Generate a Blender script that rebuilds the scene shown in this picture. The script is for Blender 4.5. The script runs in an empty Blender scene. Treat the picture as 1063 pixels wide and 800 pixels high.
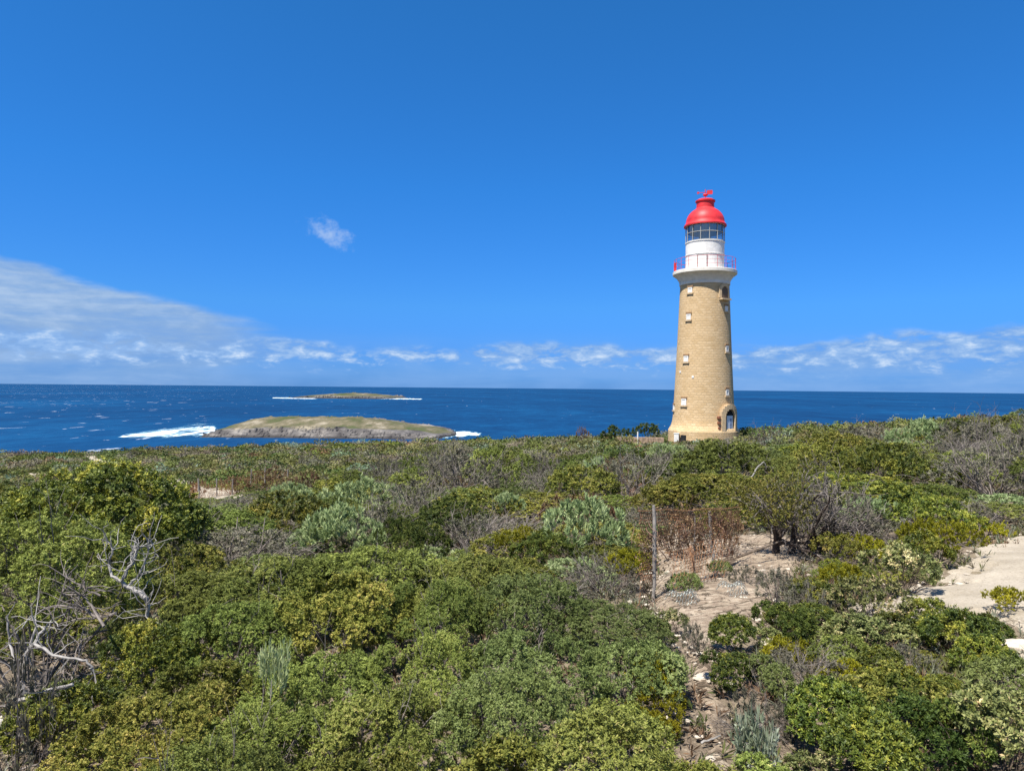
import bpy, math, random
import numpy as np
from mathutils import Vector, Matrix

R_ = math.radians
SC = bpy.context.scene
COL = SC.collection

# ----------------------------------------------------------------- camera
F_PX, CX, CY = 737.0, 531.5, 400.0          # focal length and centre in photo pixels (1063 x 800)
SEA = 0.0
EYE = np.array([0.0, 0.0, 84.0])
PITCH, ROLL = R_(0.12), R_(0.54)
cam_d = bpy.data.cameras.new('camera')
cam_d.sensor_width = 36.0
cam_d.lens = F_PX / 1063.0 * 36.0
cam_d.clip_start, cam_d.clip_end = 0.1, 200000.0
cam = bpy.data.objects.new('camera', cam_d)
COL.objects.link(cam)
CM = Matrix.Rotation(R_(90) + PITCH, 4, 'X') @ Matrix.Rotation(ROLL, 4, 'Z')
cam.matrix_world = Matrix.Translation(Vector(EYE)) @ CM
SC.camera = cam
CM3 = np.array(CM.to_3x3())

# ----------------------------------------------------------------- world + sun
SUN_EL, SUN_AZ = R_(63), R_(-138)           # azimuth clockwise from +Y: behind the camera, to its left
SKY_STRENGTH, SUN_STRENGTH, EXPOSURE = 0.092, 5.0, 0.82
sun_d = bpy.data.lights.new('sun', 'SUN')
sun_d.energy, sun_d.angle, sun_d.color = SUN_STRENGTH, R_(0.5), (1.0, 0.955, 0.88)
sun = bpy.data.objects.new('sun', sun_d)
COL.objects.link(sun)
_sd = Vector((math.sin(SUN_AZ) * math.cos(SUN_EL), math.cos(SUN_AZ) * math.cos(SUN_EL), math.sin(SUN_EL)))
sun.rotation_euler = _sd.to_track_quat('Z', 'Y').to_euler()
sun.location = (-20, -20, 130)

SC.view_settings.view_transform = 'Standard'
SC.view_settings.look = 'None'
SC.view_settings.gamma = 1.0
SC.view_settings.use_curve_mapping = False
SC.view_settings.exposure = EXPOSURE
SC.render.engine = 'CYCLES'
SC.cycles.max_bounces = 6
SC.cycles.diffuse_bounces = 3
SC.cycles.glossy_bounces = 3
SC.cycles.transmission_bounces = 6
SC.cycles.transparent_max_bounces = 8


class S:
    """tiny expression builder for shader math"""
    tree = None

    def __init__(self, s): self.s = s

    @staticmethod
    def _in(sock, v):
        if isinstance(v, S): S.tree.links.new(v.s, sock)
        else: sock.default_value = v

    @staticmethod
    def op(o, *a, clamp=False):
        n = S.tree.nodes.new('ShaderNodeMath'); n.operation = o; n.use_clamp = clamp
        for i, v in enumerate(a): S._in(n.inputs[i], v)
        return S(n.outputs[0])

    def __add__(a, b): return S.op('ADD', a, b)
    def __radd__(a, b): return S.op('ADD', b, a)
    def __sub__(a, b): return S.op('SUBTRACT', a, b)
    def __rsub__(a, b): return S.op('SUBTRACT', b, a)
    def __mul__(a, b): return S.op('MULTIPLY', a, b)
    def __rmul__(a, b): return S.op('MULTIPLY', b, a)
    def __truediv__(a, b): return S.op('DIVIDE', a, b)


def node(t, **kw):
    n = S.tree.nodes.new(t)
    for k, v in kw.items():
        if hasattr(n, k): setattr(n, k, v)
    return n


def sstep(x, lo, hi, a=0.0, b=1.0):
    n = node('ShaderNodeMapRange', interpolation_type='SMOOTHSTEP')
    S._in(n.inputs[0], x)
    for i, v in enumerate((lo, hi, a, b)): S._in(n.inputs[i + 1], v)
    return S(n.outputs[0])


def noise(vec, scale, detail=4, rough=0.55, dist=0.0):
    n = node('ShaderNodeTexNoise')
    S._in(n.inputs['Vector'], vec)
    n.inputs['Scale'].default_value = scale
    n.inputs['Detail'].default_value = detail
    n.inputs['Roughness'].default_value = rough
    n.inputs['Distortion'].default_value = dist
    return S(n.outputs[0])


def xyz(x, y, z):
    n = node('ShaderNodeCombineXYZ')
    for i, v in enumerate((x, y, z)): S._in(n.inputs[i], v)
    return S(n.outputs[0])


def sep(v):
    n = node('ShaderNodeSeparateXYZ'); S._in(n.inputs[0], v)
    return [S(o) for o in n.outputs]


def cmix(f, a, b, mode='MIX'):
    n = node('ShaderNodeMix', data_type='RGBA', blend_type=mode)
    S._in(n.inputs[0], f)
    for i, v in ((6, a), (7, b)):
        S._in(n.inputs[i], v if isinstance(v, S) else (*v[:3], 1.0))
    return S(n.outputs[2])


def ramp(f, stops):
    n = node('ShaderNodeValToRGB')
    S._in(n.inputs[0], f)
    e = n.color_ramp.elements
    while len(e) < len(stops): e.new(0.5)
    for el, (p, c) in zip(e, stops): el.position, el.color = p, (*c, 1.0)
    return S(n.outputs[0])


def hsv(c, h=0.5, s=1.0, v=1.0):
    n = node('ShaderNodeHueSaturation')
    for k, x in (('Hue', h), ('Saturation', s), ('Value', v), ('Color', c)): S._in(n.inputs[k], x)
    return S(n.outputs[0])


world = bpy.data.worlds.new('World')
SC.world = world
world.use_nodes = True
S.tree = world.node_tree
S.tree.nodes.clear()
sky = node('ShaderNodeTexSky')
sky.sky_type = 'NISHITA'
sky.sun_disc = False
sky.sun_elevation, sky.sun_rotation = SUN_EL, SUN_AZ
sky.altitude, sky.air_density, sky.dust_density, sky.ozone_density = 80, 1.0, 0.35, 2.2
dx, dy, dz = sep(S(node('ShaderNodeTexCoord').outputs['Generated']))
hor = S.op('SQRT', dx * dx + dy * dy)
el = dz / S.op('MAXIMUM', hor, 0.001)                 # tangent of the elevation
az = S.op('ARCTAN2', dx, dy)
# the side of the sky away from the sun is a deeper blue than the model gives
skyc = S(sky.outputs[0])
deep = sstep(dy, 0.0, 0.45) * sstep(el, 1.4, 0.7) * 0.38 + 0.62
tint = ramp(el * 1.8, [(0.0, (0.118, 0.335, 0.99)), (0.09, (0.118, 0.345, 0.94)), (0.20, (0.145, 0.44, 0.92)), (0.50, (0.125, 0.52, 1.0)), (1.0, (0.135, 0.58, 1.0))])
skyc = cmix(deep, skyc, cmix(1.0, skyc, tint, 'MULTIPLY'))
# clouds, as directions of the sky (they lie tens of kilometres away)
streak = noise(xyz(az * 5.0, el * 42.0, 0.3), 1.0, 6, 0.6, 0.4)
wob = noise(xyz(az * 14.0, el * 40.0, 4.1), 1.0, 4, 0.6)
puff = noise(xyz(az * 34.0, el * 85.0, 1.7), 1.0, 7, 0.6, 0.25)
lump = noise(xyz(az * 9.0, el * 14.0, 7.7), 1.0, 3, 0.5)
# slanting bank on the left
edge = 0.100 + (az + 0.37) * -0.175 + (wob - 0.5) * 0.022 + (lump - 0.5) * 0.03
bank = sstep(edge - el, -0.002, 0.012) * sstep(az + (streak - 0.5) * 0.30, -0.30, -0.42)
bank = bank * sstep(streak, 0.22, 0.60, 0.55, 0.95) * sstep(el, 0.0, 0.05, 0.35, 1.0)
bankc = ramp(streak * 0.65 + puff * 0.35 + sstep(el, 0.02, 0.13) * 0.07, [(0.34, (0.20, 0.37, 0.71)), (0.52, (0.28, 0.445, 0.72)), (0.70, (0.45, 0.60, 0.82))])
# cumulus band along the horizon
bandtop = 0.062 + (lump - 0.5) * 0.05 + sstep(az, 0.20, 0.62) * 0.016
band = sstep(puff + sstep(el, 0.02, 0.045, -0.10, 0.06) + (lump - 0.5) * 0.28, 0.41, 0.62)
band = band * sstep(bandtop - el, 0.0, 0.012) * sstep(el, 0.012, 0.034)
bandc = ramp(puff, [(0.46, (0.22, 0.42, 0.80)), (0.58, (0.32, 0.52, 0.86)), (0.72, (0.62, 0.76, 0.96))])
veil = sstep(el, 0.085, 0.015) * sstep(streak * 0.5 + lump * 0.5, 0.36, 0.58, 0.12, 0.55)
# grey-blue bank on the right
edge2 = 0.050 + (az - 0.25) * 0.078 + (wob - 0.5) * 0.035
rb = sstep(edge2 - el, 0.0, 0.012) * sstep(az, 0.22, 0.34) * sstep(streak * 0.6 + puff * 0.4, 0.36, 0.56, 0.35, 0.9) * sstep(el, 0.0, 0.04, 0.25, 1.0)
rbc = ramp(streak * 0.5 + puff * 0.5, [(0.38, (0.17, 0.36, 0.74)), (0.54, (0.23, 0.43, 0.79)), (0.72, (0.38, 0.57, 0.88))])
# one small puff
pu = (az + 0.253) / 0.031
pv = (el - 0.207 - (az + 0.253) * -0.35) / 0.0175
pr = S.op('SQRT', pu * pu + pv * pv)
pmask = sstep(pr + (noise(xyz(az * 60.0, el * 70.0, 9.2), 1.0, 6, 0.62) - 0.5) * 2.4, 1.15, -0.15) * 0.8
CLOUD = 6.2
col = cmix(veil, skyc, (0.235 * CLOUD, 0.45 * CLOUD, 0.85 * CLOUD))
for m, c in ((rb, rbc), (bank, bankc), (band, bandc)):
    col = cmix(m, col, cmix(1.0, c, (CLOUD, CLOUD, CLOUD), 'MULTIPLY'))
col = cmix(pmask, col, (0.42 * CLOUD, 0.58 * CLOUD, 0.88 * CLOUD))
bg = node('ShaderNodeBackground')
bg.inputs[1].default_value = SKY_STRENGTH
S.tree.links.new(col.s, bg.inputs[0])
wo = node('ShaderNodeOutputWorld')
S.tree.links.new(bg.outputs[0], wo.inputs[0])


# ----------------------------------------------------------------- helpers: objects, materials, meshes
def tag(o, label=None, cat=None, group=None, kind=None):
    if label: o['label'] = label
    if cat: o['category'] = cat
    if group: o['group'] = group
    if kind: o['kind'] = kind
    return o


def empty(name, loc, rz=0.0):
    o = bpy.data.objects.new(name, None)
    o.empty_display_size = 0.2
    o.location = loc
    o.rotation_euler = (0, 0, rz)
    COL.objects.link(o)
    return o


class MB:
    """collects vertices / faces and builds one mesh"""

    def __init__(self):
        self.v, self.f, self.n = [], [], 0
        self.att = []

    def add(self, v, f, a=None):
        v = np.asarray(v, float).reshape(-1, 3)
        self.v.append(v)
        self.f += [tuple(int(i) + self.n for i in q) for q in f]
        self.att.append(np.full(len(v), 0.5) if a is None else np.broadcast_to(a, len(v)))
        self.n += len(v)

    def box(self, c, s, rot=None):
        v = np.array([[x, y, z] for x in (-.5, .5) for y in (-.5, .5) for z in (-.5, .5)]) * s
        if rot is not None: v = v @ np.array(rot).T
        self.add(v + np.array(c), [(0, 1, 3, 2), (4, 6, 7, 5), (0, 4, 5, 1), (2, 3, 7, 6), (0, 2, 6, 4), (1, 5, 7, 3)])

    def tube(self, pts, rad, sides=5, a=None):
        pts = np.asarray(pts, float)
        m = len(pts)
        rad = np.broadcast_to(rad, m)
        t = np.gradient(pts, axis=0)
        t /= np.linalg.norm(t, axis=1)[:, None] + 1e-9
        ref = np.array([0.31, 0.17, 0.93]) if abs(t[0] @ np.array([0.31, 0.17, 0.93])) < 0.9 else np.array([1.0, 0.1, 0])
        u = np.cross(t, ref); u /= np.linalg.norm(u, axis=1)[:, None] + 1e-9
        w = np.cross(t, u)
        k = np.arange(sides) * 2 * np.pi / sides
        v = pts[:, None] + rad[:, None, None] * (np.cos(k)[None, :, None] * u[:, None] + np.sin(k)[None, :, None] * w[:, None])
        f = []
        for i in range(m - 1):
            for j in range(sides):
                b, c = i * sides + j, i * sides + (j + 1) % sides
                f.append((b, c, c + sides, b + sides))
        f.append(tuple(range(sides))[::-1])
        f.append(tuple((m - 1) * sides + j for j in range(sides)))
        self.add(v, f, a)

    def lathe(self, prof, seg=64, cap0=False, cap1=False):
        k = np.arange(seg) * 2 * np.pi / seg
        v = np.array([[r * math.cos(x), r * math.sin(x), z] for r, z in prof for x in k])
        f = []
        for i in range(len(prof) - 1):
            for j in range(seg):
                a, b = i * seg + j, i * seg + (j + 1) % seg
                f.append((a, b, b + seg, a + seg))
        if cap0: f.append(tuple(range(seg))[::-1])
        if cap1: f.append(tuple((len(prof) - 1) * seg + j for j in range(seg)))
        self.add(v, f)

    def build(self, name, mat, parent=None, smooth=False, attr=None):
        me = bpy.data.meshes.new(name)
        me.from_pydata(np.concatenate(self.v).tolist(), [], self.f)
        if attr: me.attributes.new(attr, 'FLOAT', 'POINT').data.foreach_set('value', np.concatenate(self.att).astype(np.float32))
        me.materials.append(mat)
        if smooth: me.polygons.foreach_set('use_smooth', np.ones(len(me.polygons), bool))
        me.update()
        o = bpy.data.objects.new(name, me)
        COL.objects.link(o)
        if parent: o.parent = parent
        return o


def quad_mesh(name, V, attrs=None, mat=None, tris=False):
    """V: (n*k,3) unshared quads (or triangles), straight from numpy"""
    k = 3 if tris else 4
    n = len(V) // k
    me = bpy.data.meshes.new(name)
    me.vertices.add(len(V))
    me.vertices.foreach_set('co', np.ascontiguousarray(V, np.float32).ravel())
    me.loops.add(n * k)
    me.loops.foreach_set('vertex_index', np.arange(n * k, dtype=np.int32))
    me.polygons.add(n)
    me.polygons.foreach_set('loop_start', np.arange(0, n * k, k, dtype=np.int32))
    for an, (ty, data) in (attrs or {}).items():
        a = me.attributes.new(an, ty, 'POINT')
        a.data.foreach_set('color' if ty == 'FLOAT_COLOR' else 'value', np.ascontiguousarray(data, np.float32).ravel())
    if mat: me.materials.append(mat)
    me.update(calc_edges=True)
    return me


def mobj(name, me, parent=None):
    o = bpy.data.objects.new(name, me)
    COL.objects.link(o)
    if parent: o.parent = parent
    return o


def new_mat(name):
    m = bpy.data.materials.new(name)
    m.use_nodes = True
    S.tree = m.node_tree
    S.tree.nodes.clear()
    return m


def out(shader, disp=None):
    o = node('ShaderNodeOutputMaterial')
    S.tree.links.new(shader, o.inputs[0])


def principled(color, rough=0.6, spec=0.3, bump=None, bstr=0.3, bdist=0.02, metal=0.0):
    p = node('ShaderNodeBsdfPrincipled')
    S._in(p.inputs['Base Color'], color if isinstance(color, S) else (*color, 1.0))
    S._in(p.inputs['Roughness'], rough)
    p.inputs['Specular IOR Level'].default_value = spec
    p.inputs['Metallic'].default_value = metal
    if bump is not None:
        b = node('ShaderNodeBump')
        b.inputs['Strength'].default_value = bstr
        b.inputs['Distance'].default_value = bdist
        S._in(b.inputs['Height'], bump)
        S.tree.links.new(b.outputs[0], p.inputs['Normal'])
    return p.outputs[0]


def plain(name, c, rough=0.6, spec=0.3, var=0.15, scale=6.0, metal=0.0, bstr=0.2, bdist=0.01):
    m = new_mat(name)
    pos = S(node('ShaderNodeTexCoord').outputs['Object'])
    n = noise(pos, scale, 5, 0.6)
    col = cmix(sstep(n, 0.3, 0.7), [x * (1 - var) for x in c], [min(1, x * (1 + var)) for x in c])
    out(principled(col, rough, spec, n, bstr, bdist, metal))
    return m


def leaf_mat(name, stops, transl=0.18, rough=0.55, spec=0.16, hue=0.03, val=0.55, sat=1.0):
    m = new_mat(name)
    a = node('ShaderNodeAttribute', attribute_name='tint')
    rnd = S(node('ShaderNodeObjectInfo').outputs['Random'])
    c = ramp(S(a.outputs['Fac']), stops)
    c = hsv(c, (rnd - 0.5) * hue + 0.5, sat, S.op('FRACT', rnd * 7.31) * val + (1 - val / 2))
    p = principled(c, rough, spec)
    t = node('ShaderNodeBsdfTranslucent')
    S.tree.links.new(c.s, t.inputs[0])
    mx = node('ShaderNodeMixShader')
    mx.inputs[0].default_value = transl
    S.tree.links.new(p, mx.inputs[1]); S.tree.links.new(t.outputs[0], mx.inputs[2])
    out(mx.outputs[0])
    return m


# ----------------------------------------------------------------- photo geometry
def ray(px, py):
    d = CM3 @ np.array([(px - CX) / F_PX, (CY - py) / F_PX, -1.0])
    return d / d[1]


# ground heights relative to the eye: (tan azimuth, distance, height)
_cp = []
for Y, row in {3: (-3.3, -3.2, -3.0, -2.9, -2.7), 6: (-3.4, -3.25, -3.0, -2.9, -2.65), 10: (-3.7, -3.55, -3.2, -2.95, -2.65),
               14: (-4.2, -4.1, -3.55, -3.2, -2.75), 25: (-5.6, -5.4, -4.45, -3.75, -2.7), 43: (-7.5, -7.0, -5.6, -4.6, -2.7),
               72: (-9.8, -9.0, -7.0, -5.3, -3.5), 100: (-12.0, -10.8, -8.7, -7.0, -4.5), 130: (-14.0, -12.1, -10.2, -9.1, -6.3)}.items():
    for t, z in zip((-0.72, -0.40, 0.0, 0.30, 0.72), row): _cp.append((t, Y, z))
_cp += [(0.268, 66, -5.35), (0.268, 78, -5.6)]
_cp = np.array(_cp)


def _feat(t, Y): return np.stack([t * 2.2, np.log(Y)], -1)


def _kern(a, b):
    r = np.linalg.norm(a[:, None] - b[None], axis=-1)
    return r ** 3


_fp = _feat(_cp[:, 0], _cp[:, 1])
_n = len(_cp)
_A = np.zeros((_n + 3, _n + 3))
_A[:_n, :_n] = _kern(_fp, _fp) + np.eye(_n) * 0.02
_A[:_n, _n] = 1; _A[:_n, _n + 1:] = _fp
_A[_n, :_n] = 1; _A[_n + 1:, :_n] = _fp.T
_w = np.linalg.solve(_A, np.concatenate([_cp[:, 2], np.zeros(3)]))


def ground(x, y):
    x = np.atleast_1d(np.asarray(x, float)); y = np.atleast_1d(np.asarray(y, float))
    r = np.hypot(x, y)
    Y = np.clip(np.maximum(y, r * 0.5), 3.0, 132.0)
    t = np.clip(x / np.maximum(y, np.maximum(r * 0.5, 3.0)), -0.95, 0.95)
    f = _feat(t, Y)
    k = _kern(f, _fp) @ _w[:_n] + _w[_n] + f @ _w[_n + 1:]
    drop = np.clip((y - 132.0) / 60.0, 0, 1.6)
    drop = np.maximum(drop, np.clip((r - 260.0) / 80.0, 0, 1.6))
    bump = 0.05 * np.sin(x * 1.3 + 0.7 * y) * np.cos(y * 1.1 - 0.4 * x) + 0.16 * np.sin(x * 0.31 + 1.0) * np.sin(y * 0.27)
    return EYE[2] + k + bump - drop * drop * 62.0 - drop * 8.0


def gz(x, y): return float(ground(x, y)[0])


def hit(px, py):
    d = ray(px, py)
    Y = np.exp(np.linspace(math.log(2.5), math.log(180), 1500))
    P = EYE + d * Y[:, None]
    below = P[:, 2] < ground(P[:, 0], P[:, 1])
    i = int(np.argmax(below)) if below.any() else len(Y) - 1
    return P[i]


def at(px, Y): return ray(px, 402)[0] * Y, Y


def ztop(px, py, Y): return EYE[2] + ray(px, py)[2] * Y


def in_poly(poly, x, y):
    x = np.asarray(x); y = np.asarray(y)
    r = np.zeros(x.shape, bool)
    n = len(poly)
    for i in range(n):
        (x1, y1), (x2, y2) = poly[i], poly[(i + 1) % n]
        c = ((y1 > y) != (y2 > y)) & (x < (x2 - x1) * (y - y1) / (y2 - y1 + 1e-12) + x1)
        r ^= c
    return r


def seg_dist(poly, x, y):
    best = np.full(np.shape(x), 1e9)
    for i in range(len(poly)):
        a, b = np.array(poly[i]), np.array(poly[(i + 1) % len(poly)])
        ab = b - a
        t = np.clip(((x - a[0]) * ab[0] + (y - a[1]) * ab[1]) / (ab @ ab + 1e-12), 0, 1)
        best = np.minimum(best, np.hypot(x - a[0] - t * ab[0], y - a[1] - t * ab[1]))
    return best


def vnoise(x, y, seed=0):
    """cheap smooth noise in 0..1"""
    rg = np.random.default_rng(seed)
    T = rg.random((64, 64))
    xi, yi = np.floor(x).astype(int), np.floor(y).astype(int)
    fx, fy = x - xi, y - yi
    fx = fx * fx * (3 - 2 * fx); fy = fy * fy * (3 - 2 * fy)
    g = lambda i, j: T[i % 64, j % 64]
    return (g(xi, yi) * (1 - fx) + g(xi + 1, yi) * fx) * (1 - fy) + (g(xi, yi + 1) * (1 - fx) + g(xi + 1, yi + 1) * fx) * fy


def fbm(x, y, seed=0, oct=4):
    s, a, t = 0, 1.0, 0
    for o in range(oct):
        s = s + a * vnoise(x * 2 ** o, y * 2 ** o, seed + o); t += a; a *= 0.5
    return s / t


# ----------------------------------------------------------------- materials of the setting
def mat_ground():
    m = new_mat('litter_soil')
    pos = S(node('ShaderNodeTexCoord').outputs['Object'])
    a = noise(pos, 0.9, 6, 0.65); b = noise(pos, 14.0, 6, 0.7); c = noise(pos, 70.0, 3, 0.6)
    col = ramp(b * 0.6 + c * 0.4, [(0.34, (0.065, 0.052, 0.038)), (0.5, (0.17, 0.132, 0.095)), (0.64, (0.33, 0.265, 0.195))])
    col = cmix(sstep(a, 0.45, 0.62), col, cmix(b, (0.10, 0.085, 0.05), (0.34, 0.27, 0.19)))
    out(principled(col, 0.95, 0.1, b + c * 0.5, 0.8, 0.03))
    return m


def mat_lime():
    m = new_mat('limestone_path')
    pos = S(node('ShaderNodeTexCoord').outputs['Object'])
    w = noise(pos, 2.2, 5, 0.6)
    px_, py_, pz_ = sep(pos)
    pp = xyz(px_ * 0.8 + w * 0.9, py_ * 1.5 + w * 0.8, 0.0)
    v = node('ShaderNodeTexVoronoi', feature='DISTANCE_TO_EDGE'); v.inputs['Scale'].default_value = 3.4
    S._in(v.inputs['Vector'], pp)
    crack = sstep(S(v.outputs[0]) + (noise(pos, 7.0, 5, 0.7) - 0.5) * 0.30 + (noise(pos, 1.3, 3) - 0.47) * 0.30, 0.0, 0.05)
    fine = noise(pos, 38.0, 5, 0.7)
    litter = sstep(noise(xyz(px_ * 5.0, py_ * 9.0, 0.0), 1.0, 7, 0.75, 0.5), 0.44, 0.56)
    col = ramp(fine * 0.5 + w * 0.5, [(0.36, (0.25, 0.195, 0.135)), (0.52, (0.375, 0.30, 0.215)), (0.66, (0.50, 0.42, 0.325))])
    col = cmix(litter * 0.75, col, cmix(fine, (0.11, 0.075, 0.05), (0.30, 0.22, 0.16)))
    col = cmix(crack, (0.12, 0.09, 0.06), col)
    out(principled(col, 0.92, 0.15, crack * 0.6 + fine * 0.5 + w, 0.9, 0.05))
    return m


def mat_sand():
    m = new_mat('sandy_track')
    pos = S(node('ShaderNodeTexCoord').outputs['Object'])
    a = noise(pos, 1.4, 5, 0.6); b = noise(pos, 30.0, 5, 0.7)
    col = ramp(b * 0.5 + a * 0.5, [(0.34, (0.24, 0.20, 0.145)), (0.5, (0.35, 0.30, 0.23)), (0.66, (0.45, 0.39, 0.305))])
    v = node('ShaderNodeTexVoronoi'); v.inputs['Scale'].default_value = 16.0
    S._in(v.inputs['Vector'], pos)
    spk = sstep(S(v.outputs[0]), 0.10, 0.17)
    col = cmix(spk, (0.19, 0.15, 0.11), col)
    out(principled(col, 0.95, 0.1, b + spk * 0.3, 0.6, 0.02))
    return m


def mat_water():
    m = new_mat('sea_water')
    pos = S(node('ShaderNodeNewGeometry').outputs['Position'])
    x, y, z = sep(pos)
    big = noise(xyz(x * 0.0012, y * 0.0006, 0.0), 1.0, 5, 0.6)
    swell = noise(xyz(x * 0.011, y * 0.006, 0.0), 1.0, 6, 0.62)
    chop = noise(xyz(x * 0.055, y * 0.018, 3.0), 1.0, 5, 0.65)
    col = ramp(big * 0.45 + swell * 0.35 + chop * 0.2, [(0.36, (0.0005, 0.021, 0.072)), (0.52, (0.0012, 0.040, 0.118)), (0.66, (0.004, 0.072, 0.18))])
    capn = noise(xyz(x * 0.030, y * 0.0105, 9.0), 1.0, 5, 0.62, 0.5)
    left = sstep(x / S.op('MAXIMUM', y, 1.0), 0.0, -0.60, 0.0, 0.055)
    cap = sstep(capn + left + (big - 0.5) * 0.12, 0.69, 0.745)
    col = cmix(cap * 0.6, col, (0.62, 0.68, 0.72))
    b = node('ShaderNodeBump'); b.inputs['Strength'].default_value = 0.9; b.inputs['Distance'].default_value = 5.0
    S._in(b.inputs['Height'], swell + chop * 0.8)
    d = node('ShaderNodeBsdfDiffuse'); S.tree.links.new(col.s, d.inputs[0]); S.tree.links.new(b.outputs[0], d.inputs[2])
    g = node('ShaderNodeBsdfGlossy'); g.inputs[0].default_value = (0.75, 0.9, 1.0, 1.0); g.inputs['Roughness'].default_value = 0.35
    S.tree.links.new(b.outputs[0], g.inputs['Normal'])
    mx = node('ShaderNodeMixShader'); mx.inputs[0].default_value = 0.07
    S.tree.links.new(d.outputs[0], mx.inputs[1]); S.tree.links.new(g.outputs[0], mx.inputs[2])
    out(mx.outputs[0])
    return m


def mat_surf():
    m = new_mat('surf_foam')
    pos = S(node('ShaderNodeNewGeometry').outputs['Position'])
    x, y, z = sep(pos)
    f = (noise(xyz(x * 0.045, y * 0.010, 1.0), 1.0, 7, 0.7, 0.8) - 0.5) * 1.9 + 0.5
    a = S(node('ShaderNodeAttribute', attribute_name='tint').outputs['Fac'])
    q = f * 0.90 + a * 0.40
    k = sstep(q, 0.56, 0.86)
    col = cmix(sstep(q, 0.62, 0.92), (0.10, 0.33, 0.45), (0.80, 0.84, 0.86))
    d = principled(col, 0.8, 0.1, f, 0.6, 1.0)
    t = node('ShaderNodeBsdfTransparent')
    mx = node('ShaderNodeMixShader')
    S._in(mx.inputs[0], k)
    S.tree.links.new(t.outputs[0], mx.inputs[1]); S.tree.links.new(d, mx.inputs[2])
    out(mx.outputs[0])
    return m


def mat_islet(k):
    m = new_mat('islet_rock')
    geo = node('ShaderNodeNewGeometry')
    pos = S(geo.outputs['Position'])
    x, y, z = sep(pos)
    nz = sep(S(geo.outputs['Normal']))[2]
    a = noise(xyz(x * 0.03 / k, y * 0.012 / k, z * 0.03), 1.0, 6, 0.65)
    s = noise(xyz(x * 0.035 / k, y * 0.02 / k, z * 0.22 / k), 1.0, 7, 0.75, 0.6)
    rock = ramp(s * 0.6 + a * 0.4, [(0.36, (0.04, 0.037, 0.037)), (0.5, (0.115, 0.105, 0.098)), (0.62, (0.27, 0.245, 0.215))])
    top = ramp(a, [(0.34, (0.055, 0.075, 0.022)), (0.47, (0.095, 0.090, 0.045)), (0.58, (0.155, 0.132, 0.082)), (0.70, (0.30, 0.26, 0.19))])
    ed = S(node('ShaderNodeAttribute', attribute_name='tint').outputs['Fac'])
    col = cmix(sstep(ed + (a - 0.5) * 0.30, 0.17, 0.27), rock, top)
    col = cmix(sstep(z + (s - 0.5) * 4.0, 5.0 * k, 1.0 * k) * 0.75, col, (0.030, 0.028, 0.028))
    out(principled(col, 0.9, 0.15, s, 0.8, 2.0))
    return m


M_GROUND, M_LIME, M_SAND, M_SEA, M_SURF = mat_ground(), mat_lime(), mat_sand(), mat_water(), mat_surf()


# ----------------------------------------------------------------- ground, sea, islets
def build_ground():
    na, nr = 420, 330
    r = np.exp(np.linspace(math.log(0.4), math.log(420), nr))
    # more columns towards the view
    u = np.linspace(-1, 1, na, endpoint=False)
    th = np.pi * (0.45 * u + 0.55 * u ** 3)
    X = np.sin(th)[:, None] * r; Yy = np.cos(th)[:, None] * r
    Z = np.maximum(ground(X.ravel(), Yy.ravel()), -6.0).reshape(X.shape)
    Z = np.where(r[None] > 400, -6.0, Z)
    Z = Z + (fbm(X * 2.0, Yy * 2.0, 5) - 0.5) * np.clip(r, 0, 12)[None] * 0.006
    V = np.stack([X, Yy, Z], -1).reshape(-1, 3)
    V = np.concatenate([V, [[0, 0, gz(0, 0)]]])
    f = []
    for i in range(na):
        j = (i + 1) % na
        for k in range(nr - 1):
            f.append((i * nr + k, i * nr + k + 1, j * nr + k + 1, j * nr + k))
        f.append((na * nr, i * nr, j * nr))
    mb = MB(); mb.add(V, f)
    tag(mb.build('ground', M_GROUND, smooth=True), kind='structure')


def build_sea():
    mb = MB()
    rr = [3, 300, 1200, 4000, 12000, 45000]
    seg = 96
    v = [(0, 0, SEA)] + [(r * math.cos(2 * math.pi * k / seg), r * math.sin(2 * math.pi * k / seg), SEA) for r in rr for k in range(seg)]
    f = [(0, 1 + k, 1 + (k + 1) % seg) for k in range(seg)]
    for i in range(len(rr) - 1):
        for k in range(seg):
            a, b = 1 + i * seg + k, 1 + i * seg + (k + 1) % seg
            f.append((a, a + seg, b + seg, b))
    mb.add(v, f)
    tag(mb.build('sea', M_SEA), kind='structure')


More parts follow.
